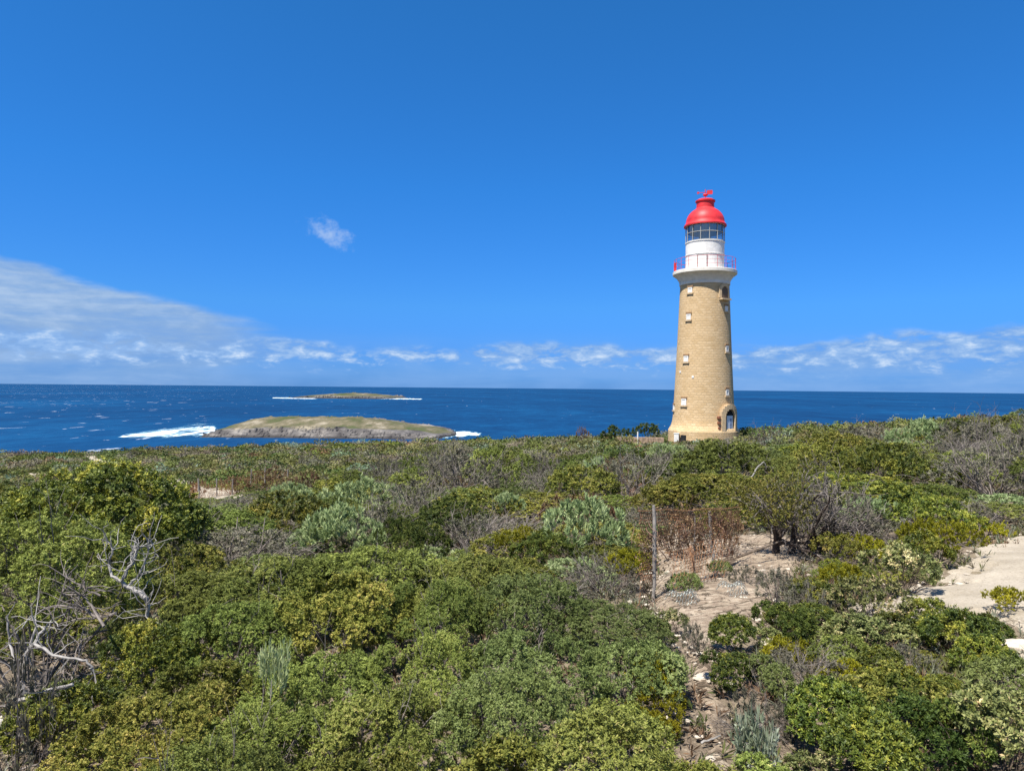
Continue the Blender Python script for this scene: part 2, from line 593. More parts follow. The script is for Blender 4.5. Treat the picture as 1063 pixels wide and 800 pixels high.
def build_islet(px0, px1, py_shore, depth, tops, label, k, seed):
    """tops: (fraction along, photo row of the skyline)"""
    dirm = ray((px0 + px1) / 2, py_shore)
    Y0 = -EYE[2] / dirm[2]
    x0, x1 = ray(px0, py_shore)[0] * Y0, ray(px1, py_shore)[0] * Y0
    nx, ny = 240, 70
    U = np.linspace(0, 1, nx)[:, None]; Vv = np.linspace(0, 1, ny)[None]
    tf = np.array(tops)
    Ym = Y0 + depth * 0.45
    top = np.array([EYE[2] + ray(px0 + (px1 - px0) * u, np.interp(u, tf[:, 0], tf[:, 1]))[2] * Ym for u in U[:, 0]])[:, None]
    w = (x1 - x0)
    X = x0 + U * w + 0 * Vv
    Yg = Y0 + Vv * depth + 0 * U
    n1 = fbm(U * 14 + 0 * Vv, Vv * 5 + 0 * U, seed, 5)
    n2 = fbm(U * 40 + 0 * Vv, Vv * 14 + 0 * U, seed + 9, 4)
    half = np.clip(np.minimum(U, 1 - U) * 14, 0, 1) ** 0.5       # plan outline closes at both ends
    e = np.minimum(Vv - 0.5 + 0.5 * half, 0.5 + 0.5 * half - Vv) * 2
    e = e + (n1 - 0.5) * 0.45 * np.clip(e * 4 + .2, 0, 1)
    cliff = np.clip(e / 0.22, 0, 1)
    cliff = cliff * cliff * (3 - 2 * cliff)
    shelf = np.clip(e / 0.06, 0, 1) * 0.12
    Z = top * (shelf + (1 - 0.12) * cliff * (0.27 + 0.62 * np.clip(Vv * 2.0, 0, 1) ** 0.8 + 0.10 * (n1 - 0.4) + 0.04 * n2)) * (0.97 + 0.06 * n1) + (n2 - 0.5) * top * 0.07 * np.clip(e * 5, 0, 1)
    st = 3.2 * k
    zq = np.floor((Z + (n2 - 0.5) * 5 * k) / st) * st + st * np.clip(((Z / st) % 1 - 0.6) / 0.4, 0, 1)
    wq = np.clip(1 - (e - 0.16) / 0.14, 0, 1)
    Z = Z * (1 - 0.8 * wq) + 0.8 * wq * zq
    Z = np.where(e <= 0, -4.0, Z)
    V = np.stack([X, Yg, Z], -1).reshape(-1, 3)
    f = [(i * ny + j, (i + 1) * ny + j, (i + 1) * ny + j + 1, i * ny + j + 1) for i in range(nx - 1) for j in range(ny - 1)]
    mb = MB(); mb.add(V, f, np.clip(e + (n2 - 0.5) * 0.12 - 0.30 * np.clip((U - 0.60) / 0.2, 0, 1) * (e < 0.75), 0, 1).ravel())
    o = mb.build('islet', mat_islet(k), attr='tint')
    tag(o, label, 'islet', kind='structure')
    return o


def build_surf(pts, width_rows):
    """pts: photo polyline of a belt of foam; lies on the water"""
    mb = MB()
    n = len(pts)
    L = []
    for t in np.linspace(0, n - 1, 40):
        i = min(int(t), n - 2); q = t - i
        L.append([pts[i][c] * (1 - q) + pts[i + 1][c] * q for c in range(3)])
    rows = 9
    V, A = [], []
    for (px, py, hw) in L:
        for j in range(rows):
            s = j / (rows - 1) * 2 - 1
            d = ray(px, py + s * hw)
            k = -(EYE[2] - 0.5) / d[2]
            P = EYE + d * k
            V.append((P[0], P[1], 0.5)); A.append(1 - abs(s) ** 1.6)
    A = np.array(A).reshape(40, rows)
    A[0] *= 0; A[-1] *= 0; A[1] *= 0.5; A[-2] *= 0.5
    f = [(i * rows + j, i * rows + j + 1, (i + 1) * rows + j + 1, (i + 1) * rows + j) for i in range(39) for j in range(rows - 1)]
    mb.add(V, f, A.ravel())
    o = mb.build('surf', M_SURF, attr='tint')
    tag(o, kind='stuff', label='white surf breaking round the rocky islet shore', cat='surf')
    return o


build_ground()
build_sea()
build_islet(187, 469, 455.0, 230, [(0, 450), (0.07, 446), (0.105, 439), (0.17, 433.5), (0.55, 433.5), (0.66, 436), (0.78, 440.5), (0.90, 445), (1, 450)],
            'low grey islet with grassy top lying close to the shore', 1.0, 3)
build_islet(287, 408, 413.6, 900, [(0, 412.4), (0.15, 409.6), (0.45, 407.6), (0.65, 408.6), (0.8, 410.4), (1, 412.6)],
            'small tan islet far out towards the horizon', 3.0, 11)
build_surf([(122, 453.5, 1.5), (150, 451, 4.5), (180, 449, 6.5), (206, 447, 8.5), (226, 446, 7)], 0)
build_surf([(425, 453.5, 1.2), (445, 453, 2.6), (468, 450, 5.0), (482, 449.5, 4.5), (503, 451, 1.4)], 0)
build_surf([(282, 412.8, 0.5), (298, 413.0, 1.0), (330, 413.6, 0.7)], 0)
build_surf([(392, 413.4, 0.6), (410, 413.6, 1.0), (440, 414.2, 0.6)], 0)

# bare patches: outlines in photo pixels, laid on the ground
PATHS = {
    'path': [(668, 566), (700, 556), (740, 560), (800, 556), (840, 566), (838, 585), (822, 604), (812, 628), (806, 645), (782, 654), (765, 676), (755, 705),
             (753, 735), (762, 765), (776, 815), (716, 815), (722, 760), (714, 715), (706, 680), (696, 655), (678, 640), (668, 625), (680, 600)],
    'sandy_track': [(1300, 545), (1063, 556), (1022, 570), (1000, 590), (975, 606), (930, 612), (890, 630), (900, 650), (960, 648), (1010, 642), (1040, 655),
                    (1063, 690), (1300, 720)],
    'sand_patch': [(158, 500), (190, 497), (225, 507), (262, 513), (250, 521), (232, 527), (205, 529), (180, 526), (200, 516), (172, 508)],
    'sand_patch.001': [(78, 474), (100, 473), (122, 480), (120, 487), (98, 487), (90, 481)],
    'sand_patch.002': [(18, 494), (40, 491), (58, 496), (48, 502), (26, 501)],
    'sand_patch.003': [(632, 455), (660, 453), (688, 454), (690, 459), (650, 462)],
}
POLY = {}


def build_path(name, pts, mat):
    poly = [tuple(hit(*p)[:2]) for p in pts]
    POLY[name] = poly
    a = np.array(poly)
    lo, hi = a.min(0) - 0.4, a.max(0) + 0.4
    step = max(0.05, (hi - lo).max() / 190)
    nx, ny = (np.ceil((hi - lo) / step)).astype(int) + 1
    X, Y = np.meshgrid(lo[0] + np.arange(nx) * step, lo[1] + np.arange(ny) * step, indexing='ij')
    sd = np.where(in_poly(poly, X, Y), 1, -1) * seg_dist(poly, X, Y)
    amp = min(0.16 if name == 'path' else 0.5, 0.09 * math.sqrt(abs(hi[0] - lo[0]) * abs(hi[1] - lo[1])))
    sd = sd + (fbm(X * 1.7, Y * 1.7, 21) - 0.5) * 2.0 * amp
    Z = ground(X.ravel(), Y.ravel()).reshape(X.shape)
    rough = (fbm(X * 3.1, Y * 3.1, 31) - 0.5) * (0.10 if name == 'path' else 0.03)
    if name == 'path':
        q = fbm(X * 1.6, Y * 2.4, 41, 3) * 9
        rough += (np.floor(q) - q.mean()) * 0.007
    rise = np.clip(sd / (0.20 if name == 'path' else 0.3), 0, 1) if hi[1] < 22 else np.ones_like(sd)
    Z = Z + 0.075 * rise - 0.03 * (1 - rise) + rough * rise
    idx = np.arange(nx * ny).reshape(nx, ny)
    keep = sd > 0
    c = keep[:-1, :-1] & keep[1:, :-1] & keep[1:, 1:] & keep[:-1, 1:]
    f = np.stack([idx[:-1, :-1], idx[1:, :-1], idx[1:, 1:], idx[:-1, 1:]], -1)[c]
    used, inv = np.unique(f, return_inverse=True)
    mb = MB()
    mb.add(np.stack([X, Y, Z], -1).reshape(-1, 3)[used], inv.reshape(f.shape).tolist())
    tag(mb.build(name, mat, smooth=False), kind='structure')


for _k, _p in PATHS.items(): build_path(_k, _p, M_LIME if _k == 'path' else M_SAND)

# ----------------------------------------------------------------- lighthouse
M_STONE = new_mat('tower_stone')
_uv = S(node('ShaderNodeUVMap', uv_map='wall').outputs[0])
_br = node('ShaderNodeTexBrick', offset=0.5)
_wb = noise(_uv, 1.7, 3, 0.6)
_ux, _uy, _uz = sep(_uv)
S._in(_br.inputs['Vector'], xyz(_ux + (noise(_uv, 3.1, 2) - 0.5) * 0.5, _uy + (_wb - 0.5) * 0.10, 0.0))
for _k, _v in (('Scale', 1.0), ('Mortar Size', 0.022), ('Mortar Smooth', 0.3), ('Bias', 0.0), ('Brick Width', 0.50), ('Row Height', 0.25)): _br.inputs[_k].default_value = _v
_br.inputs['Color1'].default_value = (0.0, 0.0, 0.0, 1); _br.inputs['Color2'].default_value = (1, 1, 1, 1); _br.inputs['Mortar'].default_value = (0.2, 0.2, 0.2, 1)
_t = S(_br.outputs['Color']); _mo = S(_br.outputs['Fac'])
_nz = noise(_uv, 1.1, 6, 0.65); _nf = noise(_uv, 9.0, 5, 0.7)
_c = ramp(sep(_t)[0] * 0.36 + _nf * 0.42 + _nz * 0.46 - 0.1, [(0.10, (0.42, 0.28, 0.135)), (0.42, (0.53, 0.37, 0.20)), (0.68, (0.59, 0.425, 0.245)), (0.95, (0.66, 0.51, 0.33))])
_c = cmix(_mo * 0.4, _c, (0.60, 0.47, 0.30))
out(principled(_c, 0.9, 0.15, _nf * 0.9 - _mo * 0.6 + sep(_t)[0] * 0.3, 0.9, 0.05))
M_WHITE = plain('white_paint', (0.72, 0.70, 0.66), 0.55, 0.3, 0.10, 2.2)
M_CREAM = plain('gallery_render', (0.66, 0.62, 0.55), 0.7, 0.3, 0.10, 2.0)
M_RED = plain('red_paint', (0.56, 0.028, 0.032), 0.5, 0.35, 0.25, 1.6)
M_BAR = plain('grey_bar_paint', (0.36, 0.36, 0.33), 0.5, 0.4, 0.1, 3.0)
M_DARK = plain('dark_opening', (0.02, 0.02, 0.022), 0.8, 0.2, 0.2, 3.0)
M_LINING = plain('dark_pane_lining', (0.05, 0.06, 0.08), 0.7, 0.2, 0.3, 2.0)
M_DOOR = plain('pale_door_paint', (0.62, 0.66, 0.74), 0.5, 0.4, 0.05, 3.0)
M_QUOIN = plain('dressed_stone', (0.52, 0.385, 0.235), 0.85, 0.2, 0.15, 5.0)
M_QUOIN_R = plain('red_brown_stone', (0.24, 0.10, 0.06), 0.85, 0.2, 0.2, 5.0)
M_LINTEL_SHADE = plain('brown_lintel_shade', (0.30, 0.185, 0.10), 0.85, 0.2, 0.2, 5.0)  # lintel stone browned to paint in the small shadow above each window
M_LENS = plain('prism_lens', (0.10, 0.15, 0.16), 0.12, 0.8, 0.2, 4.0)
M_GLASS = new_mat('lantern_glass')
_g = node('ShaderNodeBsdfGlossy'); _g.inputs['Roughness'].default_value = 0.03; _g.inputs[0].default_value = (0.9, 0.95, 1, 1)
_tr = node('ShaderNodeBsdfTransparent'); _tr.inputs[0].default_value = (0.62, 0.72, 0.78, 1)
_m = node('ShaderNodeMixShader'); _m.inputs[0].default_value = 0.22
S.tree.links.new(_tr.outputs[0], _m.inputs[1]); S.tree.links.new(_g.outputs[0], _m.inputs[2]); out(_m.outputs[0])

LY = 72.0
LX = ray(730.5, 402)[0] * LY
LSC = LY / F_PX * 0.966                      # metres of radius per photo pixel of half width
H0 = 403.4


def zrow(py): return (H0 - py) / F_PX * LY    # height above the eye at the tower


LB = zrow(461)
lh = empty('lighthouse', (LX, LY, EYE[2] + LB), -math.atan2(LX, LY))
tag(lh, 'tall round sandstone lighthouse with white lantern and red dome', 'lighthouse')


def lz(py, q=None):
    """height over the tower's foot of what shows at photo row py on the face towards the eye"""
    if q is None: q = float(np.interp(py, [197, 205, 214, 229, 231, 276.9, 277, 281, 292, 461], [0, 2, 4, 12, 19, 19, 32, 32, 25, 36]))
    return zrow(py) * (1 - 0.96 * q * LSC / LY) - LB


TW = [(463, 37.2), (448.5, 37.0), (447.6, 36.6), (443.5, 34.2), (439, 32.9), (434, 32.2), (400, 30.3), (360, 28.4), (320, 26.7), (290.0, 25.5)]
_tp = [(q * LSC, lz(p)) for p, q in TW]


def tower_r(z): return float(np.interp(z, [a[1] for a in _tp], [a[0] for a in _tp]))


def lathe_uv(name, prof, mat, parent, seg=96, sub=1):
    pr = []
    for (r0, z0), (r1, z1) in zip(prof[:-1], prof[1:]):
        for k in range(sub): pr.append((r0 + (r1 - r0) * k / sub, z0 + (z1 - z0) * k / sub))
    pr.append(prof[-1])
    vs, fs, uvs = [], [], []
    for r, z in pr:
        for j in range(seg): vs.append((r * math.cos(2 * math.pi * j / seg), r * math.sin(2 * math.pi * j / seg), z))
    for i in range(len(pr) - 1):
        for j in range(seg):
            a, b = i * seg + j, i * seg + (j + 1) % seg
            fs.append((a, b, b + seg, a + seg))
            w = 18.6 / seg
            uvs += [j * w, pr[i][1], (j + 1) * w, pr[i][1], (j + 1) * w, pr[i + 1][1], j * w, pr[i + 1][1]]
    me = bpy.data.meshes.new(name)
    me.from_pydata(vs, [], fs)
    me.uv_layers.new(name='wall').data.foreach_set('uv', uvs)
    me.materials.append(mat)
    me.polygons.foreach_set('use_smooth', np.ones(len(me.polygons), bool))
    me.set_sharp_from_angle(angle=R_(22))
    return mobj(name, me, parent)


lathe_uv('tower_wall', _tp, M_STONE, lh, sub=2)
mb = MB()
mb.lathe([(25.4 * LSC, lz(293.5)), (26.3 * LSC, lz(293.3)), (26.6 * LSC, lz(291.8)), (26.2 * LSC, lz(290.8)), (26.6 * LSC, lz(289.5)), (27.6 * LSC, lz(287)), (29.6 * LSC, lz(284)),
          (32.0 * LSC, lz(281.8)), (33.2 * LSC, lz(281.0)), (33.6 * LSC, lz(280.6)), (33.6 * LSC, lz(277.6)), (33.2 * LSC, lz(277.2)), (19 * LSC, lz(277.0))], 96)
mb.build('gallery', M_CREAM, lh, smooth=True).data.set_sharp_from_angle(angle=R_(35))
# railing
mb = MB()
rr = 32.0 * LSC
NP = 20
z0 = lz(277.2)
for k in range(NP):
    a = 2 * math.pi * (k + 0.3) / NP
    mb.tube([(rr * math.cos(a), rr * math.sin(a), z0), (rr * math.cos(a), rr * math.sin(a), z0 + 1.2)], 0.019, 6)
for h, t in ((1.18, 0.018), (0.80, 0.011), (0.42, 0.011)):
    c = [(rr * math.cos(x), rr * math.sin(x), z0 + h) for x in np.linspace(0, 2 * math.pi, 73)]
    mb.tube(c, t, 5)
mb.build('gallery_railing', M_RED, lh)
mb = MB(); mb.box((math.sin(-1.28) * rr, -math.cos(-1.28) * rr, z0 + 0.45), (0.26, 0.2, 0.8)); mb.build('railing_box', M_RED, lh)
# lantern base
rl = 20.2 * LSC
mb = MB()
mb.lathe([(rl, lz(277.1)), (rl, lz(263)), (rl + 0.05, lz(262.8)), (rl + 0.05, lz(262.0)), (rl, lz(261.8)), (rl, lz(249.6)), (rl + 0.06, lz(249.4)), (rl + 0.06, lz(248.6)), (0.3, lz(248.5))], 64)
mb.build('lantern_wall', M_WHITE, lh, smooth=True).data.set_sharp_from_angle(angle=R_(35))


def on_wall(mbx, r, ang, z, w, h, d, outset):
    """a box bent to face outwards at angle ang (0 = towards the photographer, + = right)"""
    c, s = math.cos(ang), math.sin(ang)
    rot = ((c, -s, 0), (s, c, 0), (0, 0, 1))
    q = r + outset
    mbx.box((s * q, -c * q, z), (w, d, h), rot)


mb = MB(); on_wall(mb, rl, R_(-8), lz(271), 0.85, 1.35, 0.06, 0.02)
ld = mb.build('lantern_door', M_WHITE, lh)
mb = MB()
for dxx in (-0.46, 0.46): on_wall(mb, rl, R_(-8) + dxx / rl, lz(271), 0.05, 1.4, 0.08, 0.03)
on_wall(mb, rl, R_(-8), lz(263.9), 0.97, 0.05, 0.08, 0.03)
mb.build('door_frame', M_BAR, ld)
# glazing
mb = MB()
mb.lathe([(rl - 0.05, lz(248.5)), (rl - 0.05, lz(231))], 64)
mb.build('lantern_glass', M_GLASS, lh, smooth=True)
mb = MB()
NB = 14
zg0, zg1 = lz(248.6), lz(231)
for k in range(NB):
    a = 2 * math.pi * (k + 0.5) / NB
    mb.tube([(rl * math.sin(a), -rl * math.cos(a), zg0), (rl * math.sin(a), -rl * math.cos(a), zg1)], 0.036, 6)
for h in (0.02, 0.52, 0.98):
    z = zg0 + (zg1 - zg0) * h
    mb.tube([(rl * math.cos(x), rl * math.sin(x), z) for x in np.linspace(0, 2 * math.pi, 65)], 0.036, 5)
mb.build('glazing_bars', M_BAR, lh)
mb = MB()
mb.lathe([(0.25, zg0), (0.55, zg0 + 0.1), (0.62, zg0 + 0.5), (0.5, zg0 + 0.85), (0.2, zg0 + 1.1), (0.03, zg0 + 1.2)], 24)
mb.build('lens', M_LENS, lh, smooth=True)
mb = MB()
mb.lathe([(rl - 0.25, zg0 + (zg1 - zg0) * 0.55), (rl - 0.22, zg1)], 48)
mb.build('upper_pane_lining', M_LINING, lh, smooth=True)  # dark ring behind the upper row of panes
# dome
mb = MB()
dome = [(rl - 0.1, lz(231.2)), (22.3 * LSC, lz(231.6)), (22.4 * LSC, lz(230.6)), (20.6 * LSC, lz(229.4))]
for t in np.linspace(0, 1, 12):
    a = t * math.pi / 2 * 0.90
    dome.append(((20.2 * math.cos(a) ** 0.92) * LSC, lz(229.0) + (lz(214.3) - lz(229.0)) * math.sin(a)))
dome = [p for p in dome if p[0] > 9.6 * LSC] + [(9.6 * LSC, lz(215.2))]
mb.lathe(dome, 64)
mb.build('dome', M_RED, lh, smooth=True).data.set_sharp_from_angle(angle=R_(40))
mb = MB()
mb.lathe([(9.4 * LSC, lz(216)), (9.2 * LSC, lz(209.4)), (10.4 * LSC, lz(209.0)), (10.4 * LSC, lz(207.8)), (8 * LSC, lz(206.6)), (3 * LSC, lz(205.4)), (0.02, lz(205.0))], 40)
mb.build('ventilator', M_RED, lh, smooth=True).data.set_sharp_from_angle(angle=R_(40))
mb = MB()
mb.tube([(0, 0, lz(205.4)), (0, 0, lz(196.5))], 0.04, 6)
mb.tube([(-0.75, 0, lz(199.6)), (0.75, 0, lz(199.6))], 0.03, 5)
mb.box((0.42, 0, lz(199.6)), (0.55, 0.04, 0.42)); mb.box((-0.72, 0, lz(199.6)), (0.2, 0.04, 0.2))
vane = mb.build('weather_vane', M_RED, lh)
mb = MB(); mb.lathe([(0.01, lz(203.6)), (0.2, lz(203)), (0.26, lz(202)), (0.2, lz(201)), (0.01, lz(200.6))], 16); mb.build('ball', M_RED, vane, smooth=True)


# windows, door, openings
def tower_window(px, py, wpx, hpx, frame=True):
    z = lz(py)
    r = tower_r(z)
    cx = 730.5 + (401 - py) * -0.0094
    ang = math.asin(max(-0.97, min(0.97, (px - cx) * LSC / r)))
    w, h = wpx * LY / F_PX / max(0.45, math.cos(ang)), hpx * LY / F_PX
    m1 = MB()
    for sx in (-1, 1): on_wall(m1, r, ang + sx * (w / 2 - 0.05) / r, z, 0.10, h, 0.14, 0.0)
    for sz in (-1, 1): on_wall(m1, r, ang, z + sz * (h / 2 - 0.05), w - 0.2, 0.10, 0.14, 0.0)
    wn = m1.build('window', M_WHITE, lh)
    m2 = MB(); on_wall(m2, r, ang, z, w - 0.19, h - 0.19, 0.10, -0.01); m2.build('pane', M_WHITE, wn)
    m3 = MB(); on_wall(m3, r, ang, z - h / 2 - 0.09, w + 0.25, 0.14, 0.22, 0.02); m3.build('sill', M_QUOIN, wn)
    m4 = MB(); on_wall(m4, r, ang, z + h / 2 + 0.11, w + 0.15, 0.18, 0.12, 0.0); m4.build('lintel_shade', M_LINTEL_SHADE, wn)


for p in ((715.0, 300, 4.3, 5.2), (714.0, 328, 4.3, 5.6), (712.2, 372, 4.5, 5.8), (710.8, 417.5, 4.8, 6.6)): tower_window(*p)
for p in ((751.8, 319.5, 2.6, 5), (753.2, 361.5, 2.6, 6), (754.2, 407, 2.8, 6)): tower_window(*p)
tower_window(699.3, 424, 2.0, 5)


def arch(mbx, r, ang, z0, w, h, t, d, o):
    """arched surround: two jambs and a ring of stones"""
    for sx in (-1, 1): on_wall(mbx, r, ang + sx * (w / 2 + t / 2) / r, z0 + h / 2, t, h, d, o)
    for k in range(9):
        b = math.pi * (k + 0.5) / 9
        on_wall(mbx, r - 0.02, ang + math.cos(b) * (w / 2 + t / 2) / r, z0 + h + math.sin(b) * (w / 2 + t / 2), t * 1.15, t * 1.1, d, o)


zd0, rd = lz(449.5), tower_r(lz(440))
ang = math.asin((755.2 - 730.0) * LSC / rd)
mb = MB(); arch(mb, rd, ang, zd0, 1.25, 1.75, 0.42, 0.75, -0.05); mb.build('door_surround', M_QUOIN, lh)
for k in range(3):
    mb = MB(); on_wall(mb, rd, ang - (0.62 + 0.62) / rd, zd0 + 0.5 + k * 0.52, 0.24, 0.2, 0.55, 0.0)
    mb.build('corner_stone', M_QUOIN_R, lh)
mb = MB(); on_wall(mb, rd, ang, zd0 + 0.95, 1.24, 2.2, 0.5, -0.18); on_wall(mb, rd, ang, zd0 + 2.15, 0.9, 0.4, 0.5, -0.18); mb.build('doorway', M_DARK, lh)
mb = MB(); on_wall(mb, rd, ang, zd0 + 0.85, 0.85, 1.7, 0.1, 0.10); dr = mb.build('door', M_DOOR, lh)
M_PANEL = plain('blue_grey_panel', (0.16, 0.22, 0.36), 0.5)
for k in range(3):
    mb = MB(); on_wall(mb, rd, ang + 0.12 / rd, zd0 + 0.45 + k * 0.42, 0.22, 0.26, 0.05, 0.15)
    mb.build('panel', M_PANEL, dr)
# arched hatch under the gallery
zh = lz(309); rh = tower_r(zh)
ang = math.asin((750.8 - 731.2) * LSC / rh)
mb = MB(); arch(mb, rh, ang, zh, 0.85, 0.75, 0.26, 0.35, 0.0); mb.build('hatch_surround', M_QUOIN, lh)
mb = MB(); on_wall(mb, rh, ang, zh + 0.45, 0.86, 1.2, 0.2, 0.02); mb.build('hatch', plain('weathered_hatch', (0.12, 0.085, 0.06), 0.8), lh)
mb = MB(); on_wall(mb, rh, ang, zh - 0.10, 1.3, 0.16, 0.6, 0.1); mb.build('hatch_sill', M_QUOIN, lh)
# two small light vents
for px, py in ((706.5, 385.5), (719.5, 391)):
    z = lz(py); r = tower_r(z); mb = MB()
    on_wall(mb, r, math.asin((px - 730.4) * LSC / r), z, 0.22, 0.22, 0.08, 0.01)
    mb.build('vent', M_WHITE, lh)

# white cabinet by the foot and the low ruin beside it
zc = hit(706, 458)
rf = 36.0 * LSC
ca, sa = math.cos(lh.rotation_euler.z), math.sin(lh.rotation_euler.z)


def foot_pos(ang, q):
    x, y = math.sin(ang) * q, -math.cos(ang) * q
    return LX + x * ca - y * sa, LY + x * sa + y * ca


cx_, cy_ = foot_pos(math.asin((705.8 - 729.8) / 36.0), rf + 0.42)
b0 = empty('cabinet', (cx_, cy_, EYE[2] + zrow(460)), lh.rotation_euler.z)
tag(b0, 'small white metal cabinet standing against the foot of the lighthouse', 'cabinet')
mb = MB(); mb.box((0, 0, 0.55), (0.46, 0.40, 1.1)); mb.box((0, 0, 1.12), (0.54, 0.48, 0.05)); mb.build('cabinet_body', M_WHITE, b0)
mb = MB(); mb.box((0, -0.215, 0.58), (0.36, 0.02, 0.9)); mb.build('cabinet_door', M_WHITE, b0)
cx_, cy_ = foot_pos(math.asin((710.8 - 729.8) / 36.0), rf + 0.16)
mb = MB(); mb.box((cx_, cy_, EYE[2] + zrow(454.6)), (0.5, 0.3, 0.9)); o = mb.build('painted_opening', M_DARK)  # solid block, the darkness of an opening put into its colour
tag(o, 'block painted dark for the opening beside the white cabinet at the tower foot', 'hatch')
mb = MB()
rx, ry = at(654, 68)
rng = random.Random(4)
for k in range(9):
    for c in range(2 if k in (0, 1, 2, 6) else 1):
        mb.box((rx - 1.0 + k * 0.5, ry + rng.uniform(-.06, .06), gz(rx, ry) + 0.55 + c * 0.32), (0.47, 0.45, 0.30 if c else 1.1))
tag(mb.build('ruined_wall', plain('orange_stone', (0.36, 0.255, 0.175), 0.9, 0.1, 0.3, 4.0)), 'low ruined orange stone wall left of the lighthouse', 'wall')
wx, wy = at(662.5, 67)
mb = MB(); mb.tube([(wx, wy, gz(wx, wy) - .2), (wx, wy, ztop(662, 448, 67))], 0.07, 6); tag(mb.build('marker_post', M_WHITE), 'thin pale post beside the ruined stone wall', 'post')

# ----------------------------------------------------------------- plants: meshes
def leaves(rg, P, A, n, L, W, th, tint, stem=0.5):
    m = len(P)
    P = np.repeat(P, n, 0); A = np.repeat(A, n, 0)
    N = m * n
    A = A / (np.linalg.norm(A, axis=1)[:, None] + 1e-9)
    ref = rg.normal(size=(N, 3))
    t1 = np.cross(A, ref); t1 /= np.linalg.norm(t1, axis=1)[:, None] + 1e-9
    thv = rg.uniform(th[0], th[1], N)[:, None]
    d = A * np.cos(thv) + t1 * np.sin(thv)
    side = np.cross(d, A + rg.normal(size=(N, 3)) * 0.5); side /= np.linalg.norm(side, axis=1)[:, None] + 1e-9
    Li = (L * rg.uniform(0.45, 1.4, N))[:, None]; Wi = (W * rg.uniform(0.7, 1.2, N))[:, None] * 0.5
    b = P + A * (rg.random(N)[:, None] * L * stem)
    mid = b + d * Li * 0.5
    V = np.stack([b, mid + side * Wi, b + d * Li, mid - side * Wi], 1).reshape(-1, 3)
    ti = np.clip(np.repeat(tint, n) + rg.normal(0, 0.10, N), 0, 1)
    return V, np.repeat(ti, 4)


def canopy(rg, nl, nt, H, lo_el=-5, rl=(0.24, 0.42), depth=0.17, up=0.45, flat=1.0, sprig=5, sprig_len=0.055, bare=0.16):
    """tuft origins and axes over a lumpy crown of radius 1 and height H"""
    C, Rl = [], []
    tries = 0
    while len(C) < nl and tries < 4000:
        tries += 1
        e = math.asin(rg.uniform(math.sin(R_(lo_el)), 1)); a = rg.uniform(0, 2 * math.pi)
        r = rg.uniform(*rl)
        q = 1 - r * 0.85
        p = np.array([math.cos(e) * math.cos(a) * q, math.cos(e) * math.sin(a) * q, 0.0])
        p[2] = H * 0.42 + math.sin(e) * (H * 0.58 - r * 0.5)
        p[:2] *= rg.uniform(0.85, 1.12)
        if all(np.linalg.norm(p - c) > 0.80 * (r + s) for c, s in zip(C, Rl)):
            C.append(p); Rl.append(r)
    keep = [q for q in range(len(C)) if rg.random() > bare]          # a few limbs are bare
    C, Rl = [C[q] for q in keep], [Rl[q] for q in keep]
    C.append(np.array([0, 0, H * 0.45])); Rl.append(0.36)
    C, Rl = np.array(C), np.array(Rl)
    pr = Rl ** 2 / (Rl ** 2).sum()
    i = rg.choice(len(C), nt * 3, p=pr)
    n = rg.normal(size=(nt * 3, 3)); n /= np.linalg.norm(n, axis=1)[:, None]
    dd = 1 - depth * rg.random(nt * 3) ** 1.6
    P = C[i] + n * (Rl[i] * dd)[:, None] * np.array([1, 1, 0.9 * flat])
    od = C[i] - np.array([0, 0, H * 0.2]); od /= np.linalg.norm(od, axis=1)[:, None] + 1e-9
    ok = (n * od).sum(1) > -0.02
    for c, r in zip(C, Rl):
        dist = np.linalg.norm((P - c) / np.array([1, 1, 0.9 * flat]), axis=1)
        ok &= dist > r * (1 - depth) * 0.97
    ok &= P[:, 2] > 0.02
    P, n, i = P[ok], n[ok], i[ok]
    ns = max(30, nt // sprig)                      # leaves stand in separate sprigs with gaps between
    P, n, i = P[:ns], n[:ns], i[:ns]
    A = n * 0.7 + np.array([0, 0, up]) + rg.normal(size=P.shape) * 0.25
    A /= np.linalg.norm(A, axis=1)[:, None]
    sl = sprig_len * rg.uniform(0.5, 1.5, len(P))
    P, A, i, sl = (np.repeat(q, sprig, 0) for q in (P, A, i, sl))
    k = np.tile(np.linspace(-0.6, 0.6, sprig), ns)[:len(P)]
    P = P + A * (k * sl)[:, None] + rg.normal(size=P.shape) * sl[:, None] * 0.28
    return P, A, C, Rl, i


M_BARK = plain('grey_brown_bark', (0.13, 0.10, 0.075), 0.9, 0.1, 0.35, 14.0)
M_DEADW = plain('silver_dead_wood', (0.29, 0.268, 0.245), 0.8, 0.2, 0.25, 16.0)
M_TWIG = plain('grey_twigs', (0.175, 0.15, 0.132), 0.9, 0.1, 0.35, 9.0)
M_RUSTTWIG = plain('reddish_twigs', (0.18, 0.105, 0.075), 0.9, 0.1, 0.35, 9.0)
M_DARKBARK = plain('dark_bark', (0.075, 0.058, 0.048), 0.9, 0.1, 0.35, 12.0)

